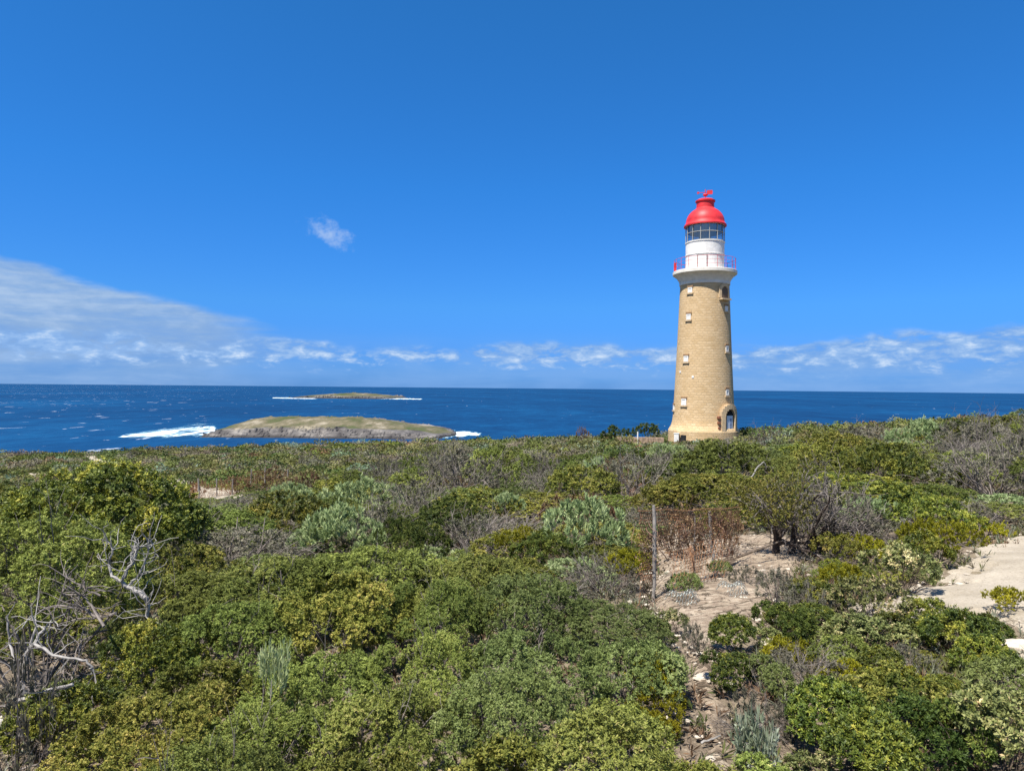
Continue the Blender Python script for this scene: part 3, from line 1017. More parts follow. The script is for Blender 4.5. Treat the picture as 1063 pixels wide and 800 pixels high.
LM = {}
LM.update({
    'olive': leaf_mat('olive_leaves', [(0.0, (0.071, 0.084, 0.019)), (0.45, (0.173, 0.208, 0.044)), (0.8, (0.300, 0.330, 0.077)), (1.0, (0.457, 0.399, 0.145))]),
    'green': leaf_mat('mid_green_leaves', [(0.0, (0.053, 0.073, 0.011)), (0.45, (0.172, 0.178, 0.033)), (0.8, (0.319, 0.285, 0.062)), (1.0, (0.489, 0.382, 0.127))]),
    'tips': leaf_mat('yellow_tipped_leaves', [(0.0, (0.032, 0.051, 0.009)), (0.4, (0.095, 0.122, 0.015)), (0.75, (0.238, 0.245, 0.031)), (1.0, (0.382, 0.341, 0.052))], spec=0.4),
    'dark': leaf_mat('dark_green_leaves', [(0.0, (0.023, 0.041, 0.008)), (0.5, (0.076, 0.105, 0.020)), (1.0, (0.226, 0.240, 0.049))]),
    'silver': leaf_mat('silver_leaves', [(0.0, (0.132, 0.185, 0.071)), (0.5, (0.292, 0.370, 0.159)), (1.0, (0.504, 0.556, 0.284))], hue=0.02, val=0.2, transl=0.2),
    'grey': leaf_mat('grey_leaves', [(0.0, (0.085, 0.082, 0.055)), (0.5, (0.165, 0.155, 0.105)), (1.0, (0.27, 0.25, 0.18))], hue=0.03),
    'rust': leaf_mat('rust_leaves', [(0.0, (0.085, 0.048, 0.026)), (0.5, (0.19, 0.115, 0.06)), (1.0, (0.30, 0.21, 0.11))], hue=0.03),
    'pale': leaf_mat('speckled_leaves', [(0.0, (0.071, 0.086, 0.033)), (0.45, (0.172, 0.196, 0.062)), (0.75, (0.316, 0.308, 0.124)), (0.9, (0.604, 0.463, 0.248)), (1.0, (0.719, 0.629, 0.338))]),
    'moss': leaf_mat('moss_yellow_leaves', [(0.0, (0.111, 0.108, 0.009)), (0.5, (0.264, 0.252, 0.016)), (1.0, (0.461, 0.400, 0.034))]),
    'sage': leaf_mat('grey_green_leaves', [(0.0, (0.059, 0.078, 0.021)), (0.45, (0.144, 0.176, 0.049)), (0.8, (0.234, 0.275, 0.091)), (1.0, (0.326, 0.346, 0.143))], hue=0.02, spec=0.16),
    'sedge': leaf_mat('sedge_blades', [(0.0, (0.07, 0.085, 0.02)), (0.5, (0.19, 0.20, 0.055)), (1.0, (0.40, 0.34, 0.16))]),
    'white': leaf_mat('whitish_leaves', [(0.0, (0.12, 0.15, 0.09)), (0.5, (0.24, 0.28, 0.18)), (1.0, (0.40, 0.43, 0.34))], hue=0.01, val=0.1),
})
LM['sprig'] = LM['silver']
#          lobes tufts n   L      W      theta        H    up   lobes radius  tint mean, spread
STYLE = {
    'sage': (40, 7839, 12, 0.0271, 0.0103, (0.72, 1.50), 0.95, 0.60, (0.15, 0.30), 0.46, 0.20),
    'sprig': (7, 130, 8, 0.26, 0.050, (0.15, 1.0), 1.15, 1.0, (0.22, 0.34), 0.78, 0.16),
    'olive': (36, 8640, 12, 0.0274, 0.0103, (0.72, 1.50), 0.95, 0.60, (0.16, 0.33), 0.45, 0.20),
    'green': (34, 7440, 12, 0.0296, 0.0129, (0.72, 1.50), 0.95, 0.60, (0.16, 0.34), 0.45, 0.20),
    'tips': (30, 5320, 13, 0.0377, 0.0143, (0.60, 1.50), 1.0, 0.60, (0.16, 0.34), 0.52, 0.26),
    'dark': (24, 5040, 12, 0.0384, 0.0144, (0.60, 1.50), 1.0, 0.50, (0.16, 0.32), 0.42, 0.22),
    'silver': (18, 2600, 11, 0.085, 0.016, (0.10, 0.85), 1.0, 0.80, (0.18, 0.33), 0.5, 0.20),
    'grey': (18, 1500, 8, 0.048, 0.014, (0.3, 1.3), 0.9, 0.45, (0.2, 0.36), 0.48, 0.24),
    'rust': (16, 1500, 8, 0.048, 0.017, (0.3, 1.3), 0.9, 0.45, (0.2, 0.36), 0.5, 0.26),
    'pale': (22, 3080, 9, 0.0440, 0.0208, (0.60, 1.50), 0.9, 0.5, (0.16, 0.30), 0.45, 0.28),
    'moss': (30, 3800, 11, 0.044, 0.0135, (0.15, 0.95), 0.75, 0.7, (0.14, 0.26), 0.5, 0.20),
    'white': (6, 300, 9, 0.17, 0.05, (0.3, 1.1), 0.9, 0.8, (0.26, 0.40), 0.5, 0.2),
    'sedge': (6, 170, 8, 0.50, 0.020, (0.1, 0.75), 0.5, 1.0, (0.20, 0.34), 0.5, 0.25),
}
TWIGGY = {'grey': (26, 3, 5), 'rust': (18, 3, 4), 'pale': (14, 3, 3), 'olive': (12, 3, 3), 'green': (11, 3, 3), 'tips': (8, 3, 2), 'dark': (9, 3, 2), 'silver': (10, 3, 2), 'moss': (8, 2, 2), 'white': (6, 2, 2), 'sedge': (5, 2, 1), 'sage': (9, 3, 2), 'sprig': (4, 2, 2)}


def limb(rg, p0, d, L, n, wob, up=0.0):
    pts = [np.array(p0, float)]
    d = np.array(d, float)
    for _ in range(n):
        d = d + rg.normal(size=3) * wob + np.array([0, 0, up])
        d /= np.linalg.norm(d) + 1e-9
        pts.append(pts[-1] + d * L / n)
    return np.array(pts), d


def twig_mesh(name, rg, H, n_main, n_sub, n_twig, r0, mat, spread=1.0, out_to=0.95):
    mb = MB()
    for _ in range(n_main):
        a = rg.uniform(0, 2 * math.pi); e = rg.uniform(0.25, 1.25)
        d = np.array([math.cos(a) * math.cos(e) * spread, math.sin(a) * math.cos(e) * spread, math.sin(e)])
        L = out_to * rg.uniform(0.75, 1.05) * (H * math.sin(e) + math.cos(e))
        P, dd = limb(rg, (rg.normal() * .06, rg.normal() * .06, -0.05), d, L, 6, 0.16)
        mb.tube(P, np.linspace(r0, r0 * 0.35, 7), 4)
        for _s in range(n_sub):
            k = int(rg.integers(2, 6))
            Q, d2 = limb(rg, P[k], dd + rg.normal(size=3) * 0.7 + np.array([0, 0, .15]), L * rg.uniform(0.3, 0.5), 4, 0.22)
            mb.tube(Q, np.linspace(r0 * 0.42, r0 * 0.18, 5), 3)
            for _t in range(n_twig):
                kk = int(rg.integers(1, 5))
                T, _d = limb(rg, Q[kk], d2 + rg.normal(size=3) * 0.8 + np.array([0, 0, .1]), L * rg.uniform(0.12, 0.28), 3, 0.2)
                mb.tube(T, np.linspace(r0 * 0.20, r0 * 0.10, 4), 3)
    o = mb.build(name, mat)
    me = o.data
    bpy.data.objects.remove(o)
    return me


PROTO = {}
NV = {'olive': 4, 'green': 4, 'tips': 3, 'dark': 3, 'silver': 2, 'grey': 3, 'rust': 2, 'pale': 2, 'moss': 2, 'white': 1, 'sedge': 3, 'sage': 4, 'sprig': 1}


def protos(kind, lvl):
    key = (kind, lvl)
    if key in PROTO: return PROTO[key]
    nl, nt, n, L, W, th, H, up, rl, tm, ts = STYLE[kind]
    res = []
    for v in range(NV[kind]):
        rg = np.random.default_rng(abs(hash(kind)) % 1000 if False else sum(map(ord, kind)) * 7 + v * 131 + lvl)
        k = (1.0, 0.45, 0.2, 0.30)[lvl]
        s = (1.0, 1.38, 1.9, 1.75)[lvl]
        if lvl == 3: k = 0.42; nl, rl = max(4, nl // 3), (rl[0] * 1.35, rl[1] * 1.35)
        P, A, C, Rl, li = canopy(rg, nl, int(nt * k * (0.8 if lvl else 1.0)), H, up=up, rl=rl, sprig_len=(0.30 if kind in ('sprig', 'white', 'sedge') else 0.055) * (1.0, 1.2, 1.5, 1.7)[lvl], bare=0.0 if lvl == 3 else 0.16)
        lt = rg.normal(0, ts * 0.5, len(C))                    # every limb carries its own age of leaf
        tint = tm + lt[li] + np.repeat(rg.normal(0, ts * 0.6, len(P) // 5 + 1), 5)[:len(P)] + rg.normal(0, ts * 0.2, len(P))
        V, T = leaves(rg, P, A, n, L * s, W * s, th, tint)
        fol = quad_mesh(kind + '_foliage', V, {'tint': ('FLOAT', T)}, LM[kind])
        nm, ns, ntw = TWIGGY[kind]
        wood = twig_mesh(kind + '_branches', rg, H, nm, ns, ntw if lvl < 2 else max(1, ntw - 2), 0.016 if kind not in ('grey', 'rust') else 0.014,
                         {'grey': M_TWIG, 'rust': M_RUSTTWIG, 'olive': M_TWIG, 'sage': M_TWIG, 'green': M_TWIG}.get(kind, M_BARK), out_to=1.02 if kind in ('grey', 'rust') else 0.80)
        res.append((fol, wood, H))
    PROTO[key] = res
    return res


PLACED = []                                         # (x, y, R) of every plant so far
LANDMARK = []                                       # (x, y, phrase)
prng = random.Random(77)


def shrub(kind, x, y, Rr, Hh, label, group=None, lvl=None, lift=0.0, name=None, dz=0.0):
    if lvl is None: lvl = 3 if Rr < 0.46 and y < 12 else 0 if y / Rr < 13 else (1 if y / Rr < 30 else 2)
    fol, wood, H = prng.choice(protos(kind, lvl))
    over = Hh - 1.1 * Rr * H
    if over > 0 and kind not in ('sedge', 'sprig', 'white', 'grey', 'rust'): Hh, lift = Hh - over, lift + over
    z = gz(x, y) - 0.03
    root = empty(name or {'tips': 'yellow_tipped_shrub', 'pale': 'speckled_shrub', 'moss': 'cushion_shrub', 'white': 'silver_herb', 'dark': 'dark_green_shrub', 'rust': 'rusty_shrub', 'sedge': 'sedge_tuft', 'sage': 'grey_green_shrub', 'sprig': 'silver_herb'}.get(kind, kind + '_shrub'), (x, y, z + dz), prng.uniform(0, 6.28))
    tag(root, label, {'white': 'herb', 'sedge': 'sedge', 'sprig': 'herb'}.get(kind, 'shrub'), group)
    s = (Rr * prng.uniform(0.95, 1.08), Rr * prng.uniform(0.95, 1.08), Hh / H)
    f = mobj('foliage', fol, root); f.scale = s
    f.location.z = lift
    w = mobj('branches', wood, root); w.scale = (s[0], s[1], s[2] + lift / H)
    PLACED.append((x, y, Rr))
    return root


# ----------------------------------------------------------------- the plants one can point to
KEEP = []                                           # sight lines to the plants that stand out
LIFTED = ('olive', 'green', 'tips', 'dark', 'sage', 'pale')


def spot(kind, px, Y, wpx, top, label, mark=None, lift=0.0, lvl=None, hmin=0.3, group=None):
    x, y = at(px, Y)
    Rr = wpx * 0.5 * Y / F_PX * (prng.uniform(0.64, 0.82) if Y < 8 and px < 720 else 1.0)
    if lift == 0 and Y > 5.5 and kind in LIFTED: lift = 0.15 * max(0.0, ztop(px, top, Y) - gz(x, y))
    Hh = max(hmin, ztop(px, top, Y) - gz(x, y) + 0.03 - lift)
    if Y < 8 and px < 720 and lvl is None: Hh *= prng.uniform(0.78, 1.06)
    shrub(kind, x, y, Rr, Hh, label, group, lift=lift, lvl=lvl)
    if Y > 10: KEEP.append((x / y, y, Rr / y, gz(x, y) + 0.30 * (Hh + lift)))
    if mark: LANDMARK.append((x, y, mark))


SPOTS = [
    # the dense front row, back to front
    ('olive', 205, 9.3, 150, 602, 'olive shrub in front of the low green bush beyond the silvery bare branches', None),
    ('olive', 300, 9.2, 165, 590, 'olive brown shrub on the far edge of the front thicket, below the feathery blue-green bush', None),
    ('olive', 395, 9.4, 160, 576, 'olive shrub cresting the front thicket just right of the feathery blue-green bush', None),
    ('olive', 485, 9.2, 140, 583, 'broad olive shrub at the right end of the thicket crest, above the dark gap', None),
    ('tips', 150, 7.2, 150, 648, 'yellow-green shrub with orange leaves right of the bleached forked branch', 'yellow-green shrub by the bleached branch'),
    ('olive', 255, 7.6, 180, 628, 'olive shrub directly behind the small silver sprig of the front thicket', None),
    ('green', 360, 7.7, 180, 606, 'fresh green shrub in the middle of the front thicket', 'fresh green shrub in the thicket'),
    ('olive', 455, 7.6, 170, 598, 'olive shrub between the fresh green one and the grey-green mounds', None),
    ('sage', 552, 7.8, 150, 600, 'rounded grey-green mound left of the wire post, with a dark trunk gap below', 'grey-green mound'),
    ('sage', 632, 7.6, 150, 628, 'olive mound touching the path at the foot of the wooden post', None),
    ('tips', 75, 5.9, 180, 715, 'yellowish shrub leaning over the bleached logs at the lower left', 'yellowish shrub by the logs'),
    ('green', 205, 6.0, 190, 690, 'bright green shrub in front of the yellow-green one with orange leaves', None),
    ('olive', 330, 6.0, 190, 678, 'olive shrub right of the small silver sprig', None),
    ('olive', 445, 6.1, 200, 662, 'large olive shrub in the heart of the front thicket', None),
    ('sage', 560, 6.1, 190, 652, 'grey-green shrub above the deep dark hollow near the path', None),
    ('sage', 660, 6.2, 130, 672, 'pale green shrub whose right side borders the narrow path', 'pale green shrub bordering the path'),
    ('grey', 18, 5.6, 130, 716, 'grey leafless thicket in the lower left corner', None),
    ('green', 150, 4.7, 240, 745, 'green shrub along the bottom edge, below the yellowish shrub by the logs', None),
    ('olive', 285, 4.8, 250, 735, 'olive shrub below the silver sprig near the bottom edge', None),
    ('olive', 415, 4.8, 250, 722, 'olive shrub with dark gaps above the bottom edge at its centre', None),
    ('sage', 535, 4.9, 230, 712, 'leafy green shrub above the bottom edge, left of the path end', None),
    ('olive', 645, 5.0, 160, 722, 'olive shrub filling the corner between bottom edge and path', None),
    ('olive', 215, 3.75, 280, 800, 'olive shrub cut by the bottom edge left of centre', None),
    ('green', 370, 3.75, 280, 792, 'green shrub cut by the bottom edge at centre', None),
    ('green', 520, 3.8, 270, 780, 'green shrub cut by the bottom edge near the path', None),
    ('olive', 640, 3.9, 200, 785, 'olive shrub cut by the bottom edge, nearest to the path', None),
    # left
    ('olive', 45, 8.2, 190, 548, 'tall olive shrub over bare silvery branches at the left edge', 'tall olive shrub at the left edge', 0.75),
    ('tips', 108, 14.0, 165, 489, 'tall dark bush with bright yellow-green tips at the left', 'tall yellow-tipped bush'),
    ('tips', 160, 13.6, 70, 540, 'dark flank bush on the right foot of the tall yellow-tipped bush', None),
    ('tips', 55, 14.6, 110, 505, 'yellow-tipped bush merging with the left side of the tall one', None),
    ('tips', 5, 15.0, 80, 512, 'yellow-tipped bush at the left edge beside the tall one', None),
    ('green', 195, 11.5, 110, 572, 'low fresh green bush right of the silvery bare branches', 'low green bush beyond the branches'),
    ('tips', 298, 20.0, 85, 514, 'bright green bush with rounded top above the feathery blue-green bush', 'bright green rounded bush'),
    ('silver', 357, 16.5, 84, 534, 'feathery blue-green bush behind the front thicket', 'feathery blue-green bush'),
    ('silver', 322, 16.0, 40, 553, 'small feathery blue-green tuft beside the bigger blue-green bush', None),
    ('silver', 303, 24.0, 46, 508, 'flat pale blue-green bush behind the bright green rounded bush', None),
    ('dark', 438, 14.5, 62, 546, 'dark green bush right of the feathery blue-green bush', None),
    ('dark', 415, 16.0, 50, 540, 'smaller dark bush between the feathery bush and the dark green bush', None),
    
    # centre
    ('silver', 606, 14.0, 92, 528, 'large round blue-green bush left of the rusty fence', 'round blue-green bush'),
    ('silver', 528, 21.0, 34, 516, 'small pale blue-green bush left of the rusty dead shrubs', None),
    ('moss', 655, 10.6, 44, 575, 'small yellow cushion bush beside the left fence post', 'yellow cushion bush'),
    ('grey', 628, 10.4, 80, 586, 'wispy grey bush below the round blue-green bush', 'wispy grey bush'),
    ('dark', 567, 13.0, 70, 556, 'dark leafy bush under the left side of the round blue-green bush', None),
    ('moss', 545, 13.6, 55, 550, 'yellow topped bush left of the round blue-green bush', None),
    ('rust', 612, 19.0, 60, 518, 'rusty dead shrub behind the round blue-green bush', None),
    ('rust', 580, 19.5, 46, 521, 'reddish dead shrub behind the left side of the round blue-green bush', None),
    ('rust', 702, 13.2, 56, 536, 'rust-coloured dead shrub tangled in the wire fence', 'rust-coloured shrub in the fence'),
    ('rust', 750, 13.0, 44, 535, 'rust-coloured dead shrub right of the second fence post', None),
    ('green', 740, 20.0, 110, 496, 'dense green bush with dark underside above the fence', 'dense green bush above the fence'),
    ('green', 690, 20.5, 60, 505, 'leafy green bush left of the dense one above the fence', None),
    ('green', 607, 24.0, 76, 487, 'bright green mounded bush above the rusty dead shrubs', 'bright green mound'),
    ('grey', 655, 25.0, 90, 480, 'bare grey thicket between the green mound and the domed bush', 'bare grey thicket'),
    ('olive', 752, 28.0, 105, 460, 'big domed olive bush in front of the lighthouse', 'domed olive bush'),
    ('grey', 480, 30.0, 90, 474, 'wide bare grey shrub in the middle of the heath', 'wide bare grey shrub'),
    ('olive', 520, 34.0, 70, 466, 'rounded olive bush right of the wide bare grey shrub', None),
    # right
    ('grey', 862, 13.6, 90, 506, 'wind-bent grey shrub reaching right from the twisted tree', None),
    ('silver', 908, 14.6, 60, 521, 'silvery bush right of the twisted tree', 'silvery bush'),
    ('silver', 1042, 16.0, 70, 526, 'silvery bush at the right edge above the sandy track', None),
    ('grey', 1030, 18.0, 110, 470, 'large grey windswept shrub at the right edge', 'grey windswept shrub'),
    ('tips', 958, 19.5, 66, 475, 'bright yellow-green bush with dark trunks on the right slope', 'bright yellow-green bush'),
    ('tips', 925, 22.5, 60, 462, 'flat-topped yellow-green bush on the slope above the bright one', None),
    ('silver', 955, 40.0, 62, 441, 'silver bush on the skyline at the right', 'silver bush on the skyline'),
    ('moss', 978, 11.6, 74, 542, 'orange-topped green bush beside the sandy track', 'orange-topped bush'),
    ('tips', 960, 11.3, 50, 556, 'green bush at the left foot of the orange-topped one', None),
    ('moss', 877, 9.6, 48, 590, 'small round lime green bush on the bare ground right of the path', 'round lime green bush'),
    ('pale', 905, 8.5, 84, 604, 'speckled shrub with pale and pink leaves near the sandy track', 'speckled shrub'),
    ('pale', 935, 9.6, 70, 570, 'taller speckled shrub just left of the sandy track', None),
    ('pale', 905, 7.3, 90, 645, 'speckled shrub with green lower leaves in front of the other one', None),
    ('tips', 998, 7.0, 75, 640, 'dark green bush with fresh lobes right of the speckled shrubs', 'dark green lobed bush'),
    ('tips', 1025, 6.5, 60, 668, 'green bush spreading from the foot of the lobed bush', None),
    ('moss', 1052, 8.2, 44, 630, 'orange brown bush at the right edge beside the white rock', None),
    ('tips', 765, 7.2, 58, 655, 'dark olive bush with yellow tips right of the narrow path', 'yellow-tipped bush by the path'),
    ('tips', 755, 6.4, 54, 690, 'low green bush right of the narrow path, in front of the yellow-tipped one', None),
    ('dark', 812, 7.7, 60, 628, 'dark green bush on the right of the bare limestone', 'dark green bush by the limestone'),
    ('sage', 800, 6.2, 60, 686, 'pale olive bush right of the low green bush by the path', None),
    ('grey', 838, 6.3, 80, 690, 'grey twiggy shrub in the lower right thicket', 'grey twiggy shrub'),
    ('grey', 785, 5.5, 70, 730, 'low grey-brown shrub above the whitish herb', None),
    ('white', 787, 5.0, 32, 770, 'whitish felted herb at the bottom right of the path', 'whitish herb'),
    ('tips', 868, 5.2, 110, 728, 'yellow-green bush right of the whitish herb', 'yellow-green bush right of the herb'),
    ('green', 935, 5.4, 100, 700, 'leafy green bush in the lower right thicket', None),
    ('tips', 905, 4.5, 120, 765, 'yellow-green bush cut by the bottom edge at right', None),
    ('dark', 975, 4.8, 110, 735, 'glossy dark green bush with pale flower heads at the lower right', 'glossy dark bush'),
    ('pale', 1040, 4.7, 120, 725, 'speckled bush with dry stems in the lower right corner', None),
    ('sage', 1055, 5.8, 80, 690, 'grey-green bush at the right edge under the lobed bush', None),
    ('green', 870, 12.2, 46, 556, 'grass-green tuft behind the small round lime green bush', None),
    ('grey', 808, 9.2, 46, 596, 'thin grey-green shrub at the right rim of the bare limestone', None),
    ('grey', 838, 8.6, 50, 612, 'grey shrub left of the small round lime green bush', None),
    ('sage', 712, 10.0, 34, 612, 'small grey-green tuft growing through the crumpled netting by the left post', None),
    ('sage', 748, 11.2, 24, 592, 'small grey-green tuft at the foot of the right fence post', None),
    ('grey', 778, 10.2, 36, 604, 'low dry grey shrub at the near rim of the bare limestone', None),
    ('pale', 700, 8.0, 30, 648, 'small dry speckled shrub left of where the path narrows', None),
    ('grey', 722, 7.3, 28, 682, 'small grey twiggy shrub on the left rim of the narrow path', None),
    ('green', 820, 24.0, 70, 492, 'bushy green shrub right of the dense green bush above the fence', None),
    ('rust', 205, 44, 26, 500, 'rusty shrub at the left end of the low broken fence', None),
    ('rust', 246, 46, 34, 496, 'rusty shrub behind the middle posts of the low broken fence', None),
    ('rust', 285, 46, 36, 488, 'rusty shrub behind the right end of the low broken fence', None),
    ('rust', 318, 44, 30, 492, 'rusty shrub right of the low broken fence', None),
    # beside the lighthouse, on the skyline
    ('dark', 640, 76.0, 32, 443.5, 'dark bush on the skyline left of the ruined wall', 'dark skyline bush'),
    ('dark', 672, 78.0, 28, 440.5, 'dark windswept bush on the skyline between wall and lighthouse', None),
    ('rust', 605, 80.0, 14, 445, 'brown bush on the skyline left of the dark ones', None),
    ('dark', 778, 74.0, 24, 444, 'dark bush right behind the lighthouse door', None),
    ('grey', 800, 50.0, 40, 446, 'grey shrub on the skyline right of the lighthouse', None),
]
for s_ in SPOTS: spot(*s_)
_x, _y = at(291, 5.4)
spot('sprig', 291, 5.4, 44, 680, 'small silver sprig standing out of the front thicket', 'silver sprig', lift=ztop(291, 728, 5.4) - gz(_x, _y), lvl=0, hmin=0.36)
LANDMARK += [(LX, LY, 'lighthouse'), (*hit(746, 590)[:2], 'rusty fence'), (*at(820, 13.2), 'twisted tree'), (*hit(1020, 610)[:2], 'sandy track'), (*hit(215, 516)[:2], 'left wire fence')]
HAND = len(PLACED)

# ----------------------------------------------------------------- the scrub between: each shrub its own thing, out to about 32 m
LOOK = {'olive': 'olive shrub', 'green': 'green shrub', 'tips': 'yellow-green shrub', 'dark': 'dark green shrub', 'silver': 'silver-green shrub',
        'grey': 'bare grey shrub', 'rust': 'rusty brown shrub', 'pale': 'speckled pale shrub', 'moss': 'mossy yellow shrub', 'sedge': 'grassy sedge tuft', 'sage': 'grey-green shrub'}
frng = random.Random(12)
fill = []
LIMY = 44.0


def blocked(x, y, r):
    for n, p in POLY.items():
        X, Y = np.array([x]), np.array([y])
        if in_poly(p, X, Y)[0] or seg_dist(p, X, Y)[0] < r * (0.8 if n != 'path' else 0.9): return True
    return False


for (rmin, rmax, tries, sp) in ((0.95, 1.6, 2400, 0.66), (0.58, 0.9, 3800, 0.68), (0.34, 0.55, 4200, 0.66), (0.16, 0.32, 9000, 0.55)):
    for _ in range(tries):
        u = frng.random()
        y = 5.0 + (LIMY - 5.0) * u ** 0.62
        t = frng.uniform(-0.80, 0.80)
        x = t * y
        if y < 9.8 and t < 0.22: continue               # the hand-placed thicket
        if y < 13 and rmax > 0.9: continue
        if y < 15 and rmax > 1.2: continue
        if rmax < 0.33 and y > 13: continue
        if rmax < 0.33 and frng.random() < 0.8: y = frng.uniform(4.6, 9.5); t = frng.uniform(0.2, 0.8); x = t * y
        r = frng.uniform(rmin, rmax)
        if any((x - a) ** 2 + (y - b) ** 2 < (sp * (r + c)) ** 2 for a, b, c in PLACED): continue
        if blocked(x, y, r): continue
        q = float(fbm(np.array([x * 0.16 + 9]), np.array([y * 0.16]), 3, 3)[0]) * 1.25 - 0.12 + frng.uniform(-0.16, 0.16)
        right = t > 0.2 and y < 14
        if right: kind = frng.choice(['grey', 'pale', 'green', 'tips', 'olive', 'moss', 'tips'])
        else:
            kind = 'tips' if q < 0.22 else 'green' if q < 0.38 else 'olive' if q < 0.62 else 'grey' if q < 0.78 else 'olive' if q < .86 else 'dark'
            k2 = frng.random()
            if k2 < 0.025: kind = 'silver'
            elif k2 < 0.05: kind = 'rust'
            elif k2 < 0.20: kind = 'grey'
            elif k2 < 0.27: kind = 'dark'
            elif k2 < 0.40: kind = 'sage'
        h = r * frng.uniform(0.72, 1.15)
        if y < 12: h = min(h, 0.55)
        if y > 24 and -0.53 < x / y < -0.29: h = min(h, 0.6)
        for t_, y_, w_, z_ in KEEP:
            if y < y_ and abs(x / y - t_) < 0.75 * w_ + 0.6 * r / y:
                h = min(h, EYE[2] + (z_ - EYE[2]) * y / y_ - gz(x, y))
        if h < 0.16: continue
        PLACED.append((x, y, r))
        fill.append((kind, x, y, r, h))
PLACED = PLACED[:HAND]
_cand, _seen = [], {}
for (kind, x, y, r, h) in fill:
    best = sorted(LANDMARK, key=lambda m: (m[0] - x) ** 2 + (m[1] - y) ** 2)[:1][0]
    ddx, ddy = x - best[0], y - best[1]
    a = x / y - best[0] / best[1]
    side = ('left of' if a < 0 else 'right of') if abs(ddx) > abs(ddy) else ('beyond' if ddy > 0 else 'in front of')
    size = 'small' if r < 0.4 else 'broad' if r > 0.82 else 'mid-sized'
    shape = 'tall' if h / r > 1.12 else 'low' if h / r < 0.96 else 'rounded'
    lab = f"{size} {LOOK[kind]} {side} the {best[2]}"
    _cand.append((lab, kind, x, y, r, h, best))
    _seen.setdefault(lab, []).append(math.hypot(ddx, ddy))
ORD = ['nearest', 'second nearest', 'third nearest', 'fourth nearest', 'fifth nearest', 'sixth nearest', 'seventh nearest', 'eighth nearest', 'ninth nearest', 'tenth nearest']
for lab, kind, x, y, r, h, best in _cand:
    ds = sorted(_seen[lab])
    if len(ds) > 1:
        i = ds.index(math.hypot(x - best[0], y - best[1]))
        lab = f"{ORD[i]} {lab}" if i < 10 else f"{lab}, farther away than ten alike"
    lf = h * (0.22 if r > 0.6 else 0.12) if kind in LIFTED else 0.0
    shrub(kind, x, y, r, h - lf, lab, 'shrubs of the coastal scrub', lift=lf)

# ----------------------------------------------------------------- the heath beyond: one mass
M_HEATH = new_mat('heath_leaves')
_a = S(node('ShaderNodeAttribute', attribute_name='col').outputs['Color'])
_p = principled(_a, 0.6, 0.2)
_t = node('ShaderNodeBsdfTranslucent'); S.tree.links.new(_a.s, _t.inputs[0])
_x = node('ShaderNodeMixShader'); _x.inputs[0].default_value = 0.2
S.tree.links.new(_p, _x.inputs[1]); S.tree.links.new(_t.outputs[0], _x.inputs[2]); out(_x.outputs[0])


